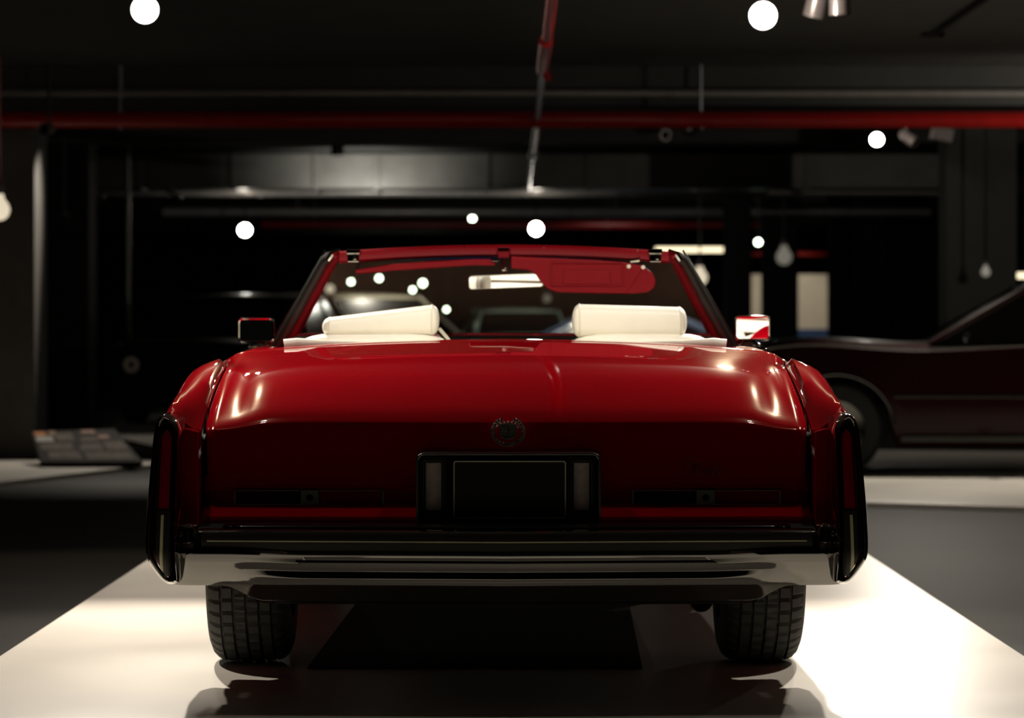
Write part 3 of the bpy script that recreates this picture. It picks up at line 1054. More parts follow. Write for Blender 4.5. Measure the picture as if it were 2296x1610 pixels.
def vp(px, py):
    return ((px - 1131.0) / kY, CH - (py - 722.0) / kY)


vis = [(1146, 575), (1230, 579), (1330, 583), (1400, 589), (1440, 596), (1462, 612), (1470, 630), (1466, 646), (1452, 656), (1420, 659), (1330, 658), (1250, 656), (1228, 648), (1212, 632), (1200, 614), (1184, 606), (1146, 603)]
V = MB().prism([vp(*p) for p in vis], 3.00, 3.016)
VIS = V.build('sun_visor', M['paint_in'], CAR, bevel=0.006)
VIS['label'] = 'red sun visor folded down on the right'
a, b_ = vp(1233, 642), vp(1397, 588)
frame_ring(MB(), rrect(a[0], a[1], b_[0], b_[1], 0.006), rrect(a[0] + .006, a[1] + .006, b_[0] - .006, b_[1] - .006, 0.004), 2.995, 3.003).build('visor_mirror_frame', M['paint_in'], VIS, bevel=0.001, bseg=2)
a, b_ = vp(1262, 638), vp(1368, 606)
MB().prism(rrect(a[0], a[1], b_[0], b_[1], 0.004), 2.996, 3.003).build('visor_mirror_cover', M['paint_in'], VIS, bevel=0.002, bseg=2)
s0, s1 = vp(1405, 656), vp(1440, 600)
MB().tube([(s0[0], 2.999, s0[1]), (s1[0], 2.999, s1[1])], 0.0025, 6).build('visor_seam', M['paint_in'], VIS)
for p in ((1409, 598), (1441, 600)):
    q = vp(*p)
    MB().lathe([(-0.001, 0.0005), (-0.004, 0.006), (0.0, 0.008)], 'y', 14, (q[0], 2.998, q[1])).build('visor_stud', M['leather_side'], VIS)
q = vp(1425, 586)
MB().tube([(q[0] - 0.02, 3.01, q[1]), (q[0] + 0.008, 3.005, q[1] + 0.004), (q[0] + 0.012, 3.03, q[1] + 0.01)], 0.009, 10).build('visor_pivot', M['chrome'], VIS)
# left visor folded up: a thin blade under the header, lifted forward
lv = MB()
rows = []
for i in range(21):
    t = i / 20
    x = lerp(-0.555, -0.035, t)
    zt = CH - (lerp(600, 583, min(1, t * 1.2)) - 722) / kY
    th = 0.010 + 0.012 * math.sin(PI * min(1, t * 3 + 0.1) / 2)
    if t < 0.25:
        zt -= (0.25 - t) * 0.05
    y0 = 3.01
    rows.append([(x, y0, zt), (x, y0 + 0.01, zt + 0.004), (x, y0 + 0.10, zt + 0.004), (x, y0 + 0.11, zt - 0.01), (x, y0 + 0.01, zt - th), (x, y0, zt - th + 0.003)])
lv.grid(rows, close_u=True)
lv.add(rows[0], [tuple(range(6))])
lv.add(rows[-1], [tuple(range(6))])
LV = lv.build('sun_visor', M['paint_in'], CAR, ang=50)
LV['label'] = 'red sun visor folded up on the left'
MB().box((-0.05, 3.0, CH + 135 / kY), (-0.022, 3.02, CH + 142 / kY)).build('visor_clip', M['chrome'], LV, bevel=0.002)

# dashboard and steering wheel
db = MB()
rows = []
for i in range(31):
    x = lerp(-0.80, 0.80, i / 30)
    c_ = 0.10 * (1 - (x / 0.8) ** 2)
    rows.append([(x, 3.20 + c_, 0.80), (x, 3.16 + c_, 0.93), (x, 3.20 + c_, 1.020), (x, 3.30 + c_, 1.032), (x, 3.42 + c_, 1.03)])
db.grid(rows)
DASH = db.build('dashboard', M['gloss_black'], CAR, solid=0.01)
MB().tube([(lerp(-0.80, 0.80, i / 30), 3.44 + 0.10 * (1 - (lerp(-1, 1, i / 30)) ** 2), 1.034) for i in range(31)], 0.008, 8).build('dash_top_trim', M['paint_in'], DASH)
sw = MB()
scx, scy, scz = -0.38, 2.92, 0.90
ra = R(25)
ring = [(scx + 0.19 * math.cos(t * 2 * PI / 32), scy + 0.19 * math.sin(t * 2 * PI / 32) * math.sin(ra), scz + 0.19 * math.sin(t * 2 * PI / 32) * math.cos(ra)) for t in range(33)]
sw.tube(ring, 0.011, 10, cap=False)
sw.tube([(scx - 0.18, scy, scz), (scx, scy + 0.03, scz - 0.01), (scx + 0.18, scy, scz)], 0.012, 8)
sw.tube([(scx, scy + 0.02, scz - 0.01), (scx, scy + 0.28, scz - 0.10)], 0.025, 10)
sw.build('steering_wheel', M['paint_in'], CAR)


# seats -----------------------------------------------------------------------------
def superbox(c, hx_, hy_, hz_, e=4.0, nu=32, nv=20, shear=0.0):
    rows_ = []
    for j in range(nv + 1):
        ph = -PI / 2 + PI * j / nv
        row = []
        for i in range(nu):
            th = 2 * PI * i / nu

            def pw(v):
                return math.copysign(abs(v) ** (2 / e), v)
            x = hx_ * pw(math.cos(ph)) * pw(math.cos(th))
            y = hy_ * pw(math.cos(ph)) * pw(math.sin(th))
            z = hz_ * pw(math.sin(ph))
            row.append((c[0] + x, c[1] + y, c[2] + z + shear * x))
        rows_.append(row)
    return MB().grid(rows_, close_u=True)


def seat(cx, hx_, lab):
    S = superbox((cx, 2.56, 0.80), hx_, 0.09, 0.245, 5.0).build('front_seat', M['leather'], CAR, ang=70)
    S['label'] = lab
    superbox((cx, 2.82, 0.60), hx_, 0.28, 0.10, 5.0).build('seat_cushion', M['leather'], S, ang=70)
    return S


SL = seat(-0.47, 0.305, 'white leather front seat on the left')
SR = seat(0.49, 0.285, 'white leather front seat on the right')
# headrests: fat rolls with flat end caps and a piping line
def headrest(x0, x1, z0, zl, zr, par):
    cx = (x0 + x1) / 2
    hw = (x1 - x0) / 2
    sec_n = 24
    rows_ = []
    e_ = [(1.0, 0.12), (0.992, 0.40), (0.972, 0.66), (0.945, 0.84), (0.91, 0.95), (0.875, 1.0), (0.80, 1.0)]
    stations = [(-u_, v_) for u_, v_ in e_] + [(0, 1.0)] + e_[::-1]
    for u, s_ in stations:
        x = cx + u * hw
        zt = lerp(zl, zr, (u + 1) / 2)
        zc = (z0 + zt) / 2
        hz_ = (zt - z0) / 2
        row = []
        for i in range(sec_n):
            th = 2 * PI * i / sec_n
            pw = lambda v: math.copysign(abs(v) ** 0.62, v)
            sy = 0.065 * (0.25 + 0.75 * s_)
            row.append((x, 2.56 + sy * pw(math.cos(th)), zc + hz_ * s_ * pw(math.sin(th))))
        rows_.append(row)
    mbh = MB().grid(rows_, close_u=True)
    mbh.add(rows_[0], [tuple(range(sec_n))])
    mbh.add(rows_[-1], [tuple(range(sec_n))])
    H_ = mbh.build('headrest', M['leather'], par, ang=45)
    for k in (5, 9):
        MB().tube(rows_[k] + [rows_[k][0]], 0.0028, 6, cap=False).build('headrest_piping', M['leather_side'], H_)
    return H_


headrest(-0.655, -0.235, 1.036, 1.098, 1.150, SL)
headrest(0.243, 0.655, 1.030, 1.150, 1.138, SR)
# rear bench, low
superbox((0, 2.02, 0.74), 0.72, 0.10, 0.22, 5.0).build('rear_seat', M['leather'], CAR, ang=70)
superbox((0, 2.20, 0.52), 0.72, 0.24, 0.10, 5.0).build('rear_seat_cushion', M['leather'], CAR, ang=70)
# folded top boot: low white roll with pinched corners
for sx in (-1, 1):
    bt = MB()
    x0 = sx * 0.735
    bt.tube([(sx * 0.742, 1.80, 0.985 + 0.02), (sx * 0.70, 1.80, 1.012), (sx * 0.60, 1.81, 1.012), (sx * 0.45, 1.82, 1.012)], [0.022, 0.019, 0.012, 0.006], 12)
    bt.build('top_boot_corner', M['leather'], CAR)
MB().grid([[(x, y, z - 0.02 * (x / 0.8) ** 2) for (y, z) in [(1.77, 0.97), (1.80, 1.0), (1.88, 1.0), (1.92, 0.96)]] for x in [lerp(-0.76, 0.76, i / 20) for i in range(21)]]).build('top_boot', M['leather'], CAR, solid=0.01)
# seat belt over the left seat
MB().tube([(-0.235, 2.60, 1.06), (-0.21, 2.64, 1.03), (-0.18, 2.68, 0.99), (-0.17, 2.68, 0.9)], [0.006] * 4, 6).build('seat_belt', M['leather_side'], CAR)
# door upper trims
for sx, mm_ in ((-1, M['leather']), (1, M['leather'])):
    MB().box((sx * 0.80, 1.98, 0.80), (sx * 0.842, 3.38, 0.985)).build('door_trim', mm_, CAR, bevel=0.012)

# side mirrors ------------------------------------------------------------------------
def side_mirror(cx, cz, yaw, pitch, lab):
    y = 3.30
    rot_ = Matrix.Rotation(R(yaw), 3, 'Z') @ Matrix.Rotation(R(pitch), 3, 'X')
    c = Vector((cx, y, cz))
    hs = MB()
    o1 = rrect(-0.070, -0.048, 0.070, 0.048, 0.017, 6)
    o2 = rrect(-0.066, -0.044, 0.066, 0.044, 0.015, 6)
    o3 = rrect(-0.060, -0.036, 0.060, 0.036, 0.012, 6)
    o4 = rrect(-0.040, -0.022, 0.040, 0.022, 0.010, 6)
    i0 = rrect(-0.062, -0.040, 0.062, 0.040, 0.013, 6)
    hs.grid([[(p[0], yy, p[1]) for p in oo] for oo, yy in ((i0, 0.008), (i0, -0.002), (o2, -0.004), (o1, 0.004), (o1, 0.03), (o3, 0.065), (o4, 0.085))], close_u=True)
    hs.add([(p[0], 0.085, p[1]) for p in o4], [tuple(range(len(o4)))])
    H_ = placed(hs, c, rot_).build('side_mirror', M['chrome'], CAR, ang=50)
    H_['label'] = lab
    placed(MB().prism(i0, 0.004, 0.008), c, rot_).build('mirror_glass', M['mirror'], H_)
    s_ = 1 if cx > 0 else -1
    bs = MB()
    bs.tube([(cx, y + 0.03, cz - 0.040), (cx - s_ * 0.005, y + 0.03, cz - 0.058)], [0.014, 0.020], 14)
    bs.lathe([(0.030, 0.001), (0.028, 0.022), (0.015, 0.045), (0.002, 0.062), (-0.006, 0.066)], 'z', 24, (cx - s_ * 0.010, y + 0.02, cz - 0.076))
    bs.build('mirror_foot', M['chrome'], H_)
    return H_


side_mirror(-0.950, 1.054, 0, 0, 'chrome side mirror with dark glass on the left door')
side_mirror(0.952, 1.061, -8, 2, 'chrome side mirror showing white seats on the right door')


# ------------------------------------------------------------------ ceiling pipes and ducts
def pipe(name, path, r, m, label, cat='pipe', joints=()):
    o = MB().tube(path, r, 20).build(name, m)
    tag(o, label, cat)
    p0, p1 = Vector(path[0]), Vector(path[-1])
    if abs(p1.x - p0.x) > 2:
        k = -3.07 - 4.55 * 2
        while k < p1.x:
            q = Vector((k, p0.y, p0.z))
            k += 4.55
            if q.x < p0.x:
                continue
            MB().tube([(q.x, q.y, q.z + r * 0.9), (q.x, q.y, 3.1)], 0.008, 6).tube([(q.x, q.y, q.z - r - 0.006), (q.x, q.y, q.z + r + 0.006)], r * 0.3, 8).build('hanger', M['steel_pipe'], o)
    return o


pipe('sprinkler_main', [(-12, 25.15, 2.670), (12, 25.15, 2.670)], 0.066, M['red_pipe'], 'thick red pipe crossing the whole ceiling nearest the camera')
pipe('conduit_pipe', [(-12, 25.26, 2.885), (12, 25.26, 2.885)], 0.030, M['grey_pipe'], 'thin grey pipe just above the thick red cross pipe')
pipe('sprinkler_branch', [(0.195, 10.0, 2.67), (0.195, 18.0, 2.67)], 0.031, M['red_pipe'], 'red pipe running away along the ceiling at top centre')
pc = MB().tube([(0.190, 18.01, 2.665), (0.190, 18.4, 2.66), (0.188, 20.05, 2.655)], [0.040, 0.042, 0.036], 16)
pc.tube([(0.195, 19.9, 2.65), (0.225, 20.06, 2.61)], 0.024, 12)
tag(pc.build('pipe_coupling', M['red_pipe']), 'bright red coupling joining the red and the silver ceiling pipe', 'coupling')
pipe('steel_pipe', [(0.192, 20.07, 2.67), (0.200, 25.08, 2.67)], 0.023, M['steel_pipe'], 'silver pipe continuing the red one, ending at the red cross pipe')
rb = pipe('sprinkler_branch', [(0.200, 25.22, 2.67), (0.200, 37.93, 2.67)], 0.031, M['red_pipe'], 'dark red pipe behind the cross pipe, leading to the duct')
MB().tube([(0.2, 30.0, 2.67), (0.2, 30.8, 2.67)], 0.042, 14).build('coupling', M['steel_pipe'], rb)
struct(MB().box((-15, 25.3, 2.72), (15, 26.2, 3.1)).build('trim_4', M['ceiling'], smooth=False))
pipe('sprinkler_main', [(-3.9, 50, 2.60), (4.3, 50, 2.60)], 0.062, M['red_pipe'], 'red pipe far back, just over the windshield header')
pipe('under_duct_pipe', [(-5.8, 39.2, 2.665), (5.4, 39.2, 2.665)], 0.050, M['grey_pipe'], 'grey pipe along the bottom of the duct with two bright glints')
pipe('far_conduit', [(-5.0, 46, 2.66), (6.0, 46, 2.66)], 0.065, M['grey_pipe'], 'dim grey pipe between the duct and the far red pipe')
tag(MB().tube([(2.92, 12.0, 3.075), (2.92, 22.3, 3.075)], 0.018, 10).box((2.84, 22.25, 3.06), (3.0, 22.34, 3.1)).build('ceiling_conduit', M['can_black']), 'black conduit with a small pale end bracket on the ceiling at upper right', 'conduit')
# duct
DU = empty('air_duct', 'long dark ceiling duct with vertical seams, lit in its middle', 'duct', (0, 38, 2.665))
MB().box((-5.6, 0, 0), (5.3, 0.9, 0.415)).build('duct_body', M['duct'], DU, bevel=0.01)
for x in (-4.4, -3.3, -2.32, -1.60, -0.30, 0.9, 2.2, 3.5):
    MB().box((x - 0.035, -0.03, -0.015), (x + 0.035, 0.93, 0.415)).build('duct_flange', M['duct'], DU, bevel=0.006)
lamp('duct_fill_light', (-1.75, 36.6, 2.35), (-1.70, 38.0, 2.78), 120, 110, 1.0, 0.05, (1.0, 0.96, 0.88))  # added spot brightening the duct face, has no can of its own
# ceiling beams
for i, (y, z) in enumerate(((33.5, 2.96), (44.0, 2.82), (54.0, 2.78))):
    struct(MB().box((-15, y, z), (15, y + 0.5, 3.1)).build('trim_%d' % (i + 1), M['ceiling'], smooth=False))


# ------------------------------------------------------------------ pillars and poles
def pillar(x0, x1, y0, y1, m, label, name='pillar'):
    o = MB().box((x0, y0, -0.03), (x1, y1, 2.72 if y0 < 26 else 3.1)).build(name, m, bevel=0.01, bseg=2)
    return tag(o, label, 'pillar')


pillar(-4.7, -3.785, 25.45, 26.15, M['pillar_grey'], 'square pillar at the left edge behind the information panel')
pillar(4.05, 4.72, 30.0, 30.5, M['pillar'], 'broad dark pillar at right behind the dark red car')
pillar(2.95, 3.32, 44.5, 44.9, M['wall'], 'black pillar just right of the right bell lamp and windshield')
pillar(3.76, 4.28, 48.0, 48.5, M['wall'], 'black pillar left of the cream wall board')
pillar(4.95, 6.9, 50.0, 50.4, M['wall'], 'wide black pillar right of the cream wall board')
pillar(-5.3, -4.55, 34.5, 35.2, M['wall'], 'black pillar between the left pillar and the thin grey pole')
po = MB().tube([(-4.40, 36.8, -0.03), (-4.40, 36.8, 3.1)], 0.031, 12).build('thin_pole', M['grey_pipe'])
tag(po, 'thin grey vertical pole behind the dark car at left', 'pole')


# ------------------------------------------------------------------ ceiling lamps
def can(px, py, Y, aim, label, lit=True, r=0.06, length=0.16, m='can_black', bulb='bulb', top=3.1, name='track_spotlight'):
    p = at(px, py, Y)
    v = (Vector(aim) - p).normalized()
    root = empty(name, label, 'lamp', p)
    q = v.to_track_quat('Z', 'Y').to_matrix()
    hb_ = MB().lathe([(-length, 0.001), (-length, r * 0.75), (-length * 0.7, r * 1.0), (0.012, r * 1.08), (0.012, r * 1.0), (-0.01, r * 0.98)], 'z', 28)
    placed(hb_, Vector((0, 0, 0)), q).build('housing', M[m], root, ang=40)
    lb = MB().lathe([(-0.012, r * 0.99), (0.0, r * 0.95), (0.008, r * 0.5), (0.010, 0.0005)], 'z', 28)
    placed(lb, Vector((0, 0, 0)), q).build('lens', M[bulb] if lit else M['gloss_black'], root)
    back = q @ Vector((0, 0, -length * 0.6))
    MB().tube([back, (back.x, back.y, top - p.z)], 0.011, 8).build('stem', M['can_black'], root)
    return root


C = (0, 5.0, 1.3)
can(325, 22, 17.1, (-1.0, 8.0, 1.2), 'big lit ceiling spotlight at the upper left', r=0.069)
can(1711, 35, 17.3, (0.7, 8.0, 1.2), 'big lit ceiling spotlight at the upper right', r=0.072)
can(1966, 313, 29.3, (1.0, 12.0, 0.9), 'lit spotlight under the red cross pipe at right', r=0.056)
can(549, 516, 44.0, (-1.5, 12.0, 1.4), 'lit spotlight left of the windshield top, under a bright glint', r=0.082)
can(1202, 513, 44.0, (0.9, 14.0, 0.8), 'lit spotlight directly above the windshield header', r=0.085)
can(1059, 490, 52.0, (0, 20.0, 1.5), 'small lit spotlight above the header, left of the bigger one', r=0.045, bulb='bulb_small')
can(1700, 543, 43.8, (1.5, 30.0, 1.0), 'small lit spotlight between two black pillars at right', r=0.042, bulb='bulb_small')
can(1826, 32, 17.6, (1.2, 18.2, 0.4), 'unlit grey spotlight can right of the big lamp, left one of the pair', lit=False, r=0.058, m='can')
can(1884, 30, 17.3, (1.8, 17.3, 0.4), 'unlit grey spotlight can at the upper right, right one of the pair', lit=False, r=0.055, length=0.2, m='can')
can(2050, 318, 29.2, (5.0, 28.2, 1.7), 'small unlit spotlight under the red cross pipe beside the lit one', lit=False, r=0.05, m='can')
fb = at(2112, 300, 29.0)
FL = empty('flood_light', 'square grey floodlight under the red cross pipe at far right', 'lamp', fb)
MB().box((-0.095, -0.06, -0.065), (0.095, 0.06, 0.055), Matrix.Rotation(R(12), 3, 'Y')).build('housing', M['can'], FL, bevel=0.006)
MB().tube([(0, 0, 0.05), (0, 0, 3.1 - fb.z)], 0.01, 8).build('stem', M['can_black'], FL)
can(100, 290, 24.9, (-5, 22.0, 2.3), 'small pale lamp can under the red cross pipe at left', lit=False, r=0.045, m='can', length=0.1)
can(757, 345, 36.0, (-1.9, 36.3, 1.0), 'black lamp can hanging in front of the lit duct', lit=False, r=0.070, length=0.13)
can(145, 488, 33.0, (-3.9, 30.0, 1.4), 'unlit grey spotlight hanging between left pillar and grey pole', lit=False, r=0.055, m='can')
can(1491, 303, 28.6, (2.4, 26.0, 2.5), 'small glinting lamp under the red cross pipe, right of centre', lit=False, r=0.045, m='can', length=0.1)
can(1542, 290, 28.0, (1.5, 28.1, 0.5), 'tiny lamp on a short rod just right of the glinting one', lit=False, r=0.028, m='can', length=0.06)
for px, lb_ in ((213, 'tilted grey lamp bar under the duct, left one'), (386, 'tilted grey lamp bar under the duct, right one')):
    p = at(px, 434, 37.5)
    B_ = empty('tilted_lamp', lb_, 'lamp', p, 0, 'tilted lamp bars under the duct')
    MB().box((-0.12, -0.04, -0.022), (0.12, 0.04, 0.022), Matrix.Rotation(R(24), 3, 'Y')).build('housing', M['can'], B_, bevel=0.006)
    MB().tube([(0, 0, 0.02), (0, 0, 3.1 - p.z)], 0.01, 8).build('stem', M['can_black'], B_)
# far lamps seen through the windshield
for px, py, r_, lb_ in ((787, 632, .052, 'round lit lamp seen through the windshield, second from the left pillar'),
                        (850, 624, .056, 'round lit lamp seen through the windshield, highest one at left'),
                        (925, 650, .048, 'round lit lamp seen through the windshield, lower one of the close pair'),
                        (948, 635, .068, 'round lit lamp seen through the windshield, brighter one of the close pair'),
                        (903, 683, .034, 'small lit lamp seen just above the left headrest'),
                        (1001, 694, .044, 'round lit lamp seen right of the left headrest')):
    can(px, py, 74.0 if px != 927 and px != 925 else 70.0, (at(px, py, 40).x, 40, 1.2), lb_, r=r_, length=0.2, bulb='bulb_small', name='far_spotlight')
for px, py, r_, b_, lb_ in ((740, 648, .10, 'bulb_warm', 'yellow lamp glowing beside the left windshield pillar'),
                            (1072, 731, .10, 'bulb_teal', 'teal glowing lamp seen low through the windshield'),
                            (1226, 669, .09, 'bulb_dim', 'dim round lamp seen through the windshield below the mirror'),
                            (1219, 737, .09, 'bulb_warm', 'pinkish lamp seen low beside the right headrest'),
                            (1006, 735, .09, 'bulb_dim', 'dim round lamp low beside the left headrest')):
    can(px, py, 72.0 if px != 1219 else 68.0, (at(px, py, 40).x, 40, 1.2), lb_, r=r_, length=0.2, bulb=b_, name='far_spotlight')


# pendant globes
def pendant(px, py, Y, r, label, bulb, stem_m='can_black'):
    p = at(px, py, Y)
    root = empty('pendant_lamp', label, 'lamp', p)
    MB().lathe([(-1.0 * r, 0.001), (-0.92 * r, 0.45 * r), (-0.55 * r, 0.85 * r), (0, 1.0 * r), (0.5 * r, 0.85 * r), (0.95 * r, 0.5 * r), (1.5 * r, 0.38 * r)], 'z', 24).build('globe', M[bulb], root)
    MB().lathe([(1.4 * r, 0.40 * r), (2.1 * r, 0.42 * r), (2.3 * r, 0.1 * r), (2.3 * r, 0.001)], 'z', 20).build('cap', M['can'], root)
    MB().tube([(0, 0, 2.2 * r), (0, 0, 3.1 - p.z)], 0.012, 8).build('rod', M[stem_m], root)


pendant(1569, 622, 43.0, 0.105, 'bright bell shaped pendant lamp right of the windshield', 'bulb_warm')
pendant(1758, 576, 45.2, 0.115, 'dim bell shaped pendant lamp in front of a black pillar', 'bulb_dim')
pendant(2210, 610, 29.5, 0.045, 'small round globe lamp on the broad right pillar', 'bulb_dim')
pendant(-2, 470, 24.5, 0.085, 'large cream globe lamp at the left edge on a red rod', 'bulb_warm', 'red_pipe')

# fluorescent tubes
for (xa, xb, py, Y, lb_) in ((1470, 1624, 560, 62.0, 'long yellow fluorescent tube right of the windshield top'),
                             (2277, 2400, 618, 60.0, 'yellow fluorescent tube at the right edge')):
    a_, b2 = at(xa, py, Y), at(xb, py, Y)
    T_ = empty('fluorescent_lamp', lb_, 'lamp', (a_ + b2) / 2)
    hw = (b2.x - a_.x) / 2
    MB().tube([(-hw, 0, 0), (hw, 0, 0)], 0.045, 12).build('tube', M['tube'], T_)
    MB().box((-hw, -0.04, 0.05), (hw, 0.04, 0.09)).build('fitting', M['can_black'], T_, bevel=0.005)
    for s_ in (-0.8, 0.8):
        MB().tube([(hw * s_, 0, 0.08), (hw * s_, 0, 3.1 - a_.z)], 0.01, 8).build('rod', M['can_black'], T_)

# cream board with blue base beyond the pillars at right, and others
BO = empty('display_board', 'cream lit wall board with blue base between black pillars at right', 'board', (4.85, 56, 0))
zt, zb, zbb = at(0, 615, 56).z, at(0, 738, 56).z, at(0, 768, 56).z
MB().box((-0.75, 0, zb), (0.75, 0.06, zt)).build('board_face', M['cream'], BO, bevel=0.005)
MB().box((-0.75, -0.02, -0.03), (0.75, 0.08, zb)).build('board_base', M['blue'], BO, bevel=0.005)
lamp('board_fill_light', (4.85, 53.6, 2.5), (4.80, 56, 1.35), 100, 54, 0.8, 0.05)  # added spot without a fixture, makes the cream board look lit
rp = MB().tube([(3.9, 55.9, 2.27), (6.2, 55.9, 2.27)], 0.04, 12).build('far_red_pipe', M['red_pipe'])
tag(rp, 'short red pipe above the cream wall board', 'pipe')
for x in (4.1, 6.0):
    MB().tube([(x, 55.9, 2.31), (x, 55.9, 3.1)], 0.01, 6).build('hanger', M['steel_pipe'], rp)

# ------------------------------------------------------------------ information panel at left
def info_panel():
    root = empty('information_panel', 'slanted low information panel with pictures on the left platform', 'sign', (-3.22, 24.3, 0.001), R(-6))
    w2 = 0.30
    # wedge: front edge low, back edge raised, leaning to the left
    A = [Vector((-w2 + 0.05, -0.40, 0.042)), Vector((w2 + 0.20, -0.30, 0.042)), Vector((w2 - 0.20, 0.50, 0.26)), Vector((-w2 - 0.24, 0.42, 0.24))]
    B = [p - Vector((0, 0, 0.035)) for p in A]
    mbp = MB().add(A + B, [(0, 1, 2, 3), (7, 6, 5, 4), (0, 4, 5, 1), (1, 5, 6, 2), (2, 6, 7, 3), (3, 7, 4, 0)])
    mbp.build('panel_board', M['print_dark'], root, bevel=0.004)
    C_ = [Vector((-w2 + 0.05, -0.38, 0.0)), Vector((w2 + 0.17, -0.28, 0.0)), Vector((w2 + 0.04, 0.1, 0.0)), Vector((-w2 - 0.02, 0.04, 0.0))]
    D_ = [Vector((-w2 + 0.05, -0.38, 0.0)), Vector((w2 + 0.17, -0.28, 0.0)), Vector((w2 + 0.0, 0.1, 0.11)), Vector((-w2 - 0.06, 0.04, 0.11))]
    MB().add(C_ + D_, [(3, 2, 1, 0), (2, 6, 7, 3), (1, 6, 2), (0, 3, 7), (0, 7, 6, 1)]).build('panel_foot', M['black'], root)

    def S(u, v):
        p = A[0].lerp(A[1], u)
        q = A[3].lerp(A[2], u)
        return p.lerp(q, v)
    nrm = (A[1] - A[0]).cross(A[3] - A[0]).normalized()
    prints = [(.10, .08, .42, .30, 'print_a'), (.48, .06, .94, .28, 'print_a'), (.05, .36, .40, .58, 'print_a'), (.46, .34, .70, .54, 'print_a'),
              (.74, .34, .96, .60, 'print_a'), (.03, .64, .22, .80, 'print_d'), (.03, .82, .16, .95, 'print_c'), (.25, .66, .46, .90, 'print_a'),
              (.52, .62, .72, .74, 'print_a'), (.74, .70, .86, .80, 'print_b'), (.58, .86, .74, .97, 'print_b'), (.20, .84, .28, .97, 'print_b')]
    for (u0, v0, u1, v1, k) in prints:
        q = [S(u0, v0), S(u1, v0), S(u1, v1), S(u0, v1)]
        a4 = [p + nrm * 0.001 for p in q] + [p + nrm * 0.005 for p in q]
        MB().add(a4, [(0, 3, 2, 1), (4, 5, 6, 7), (0, 1, 5, 4), (1, 2, 6, 5), (2, 3, 7, 6), (3, 0, 4, 7)]).build('picture_print', M[k], root, smooth=False)


info_panel()


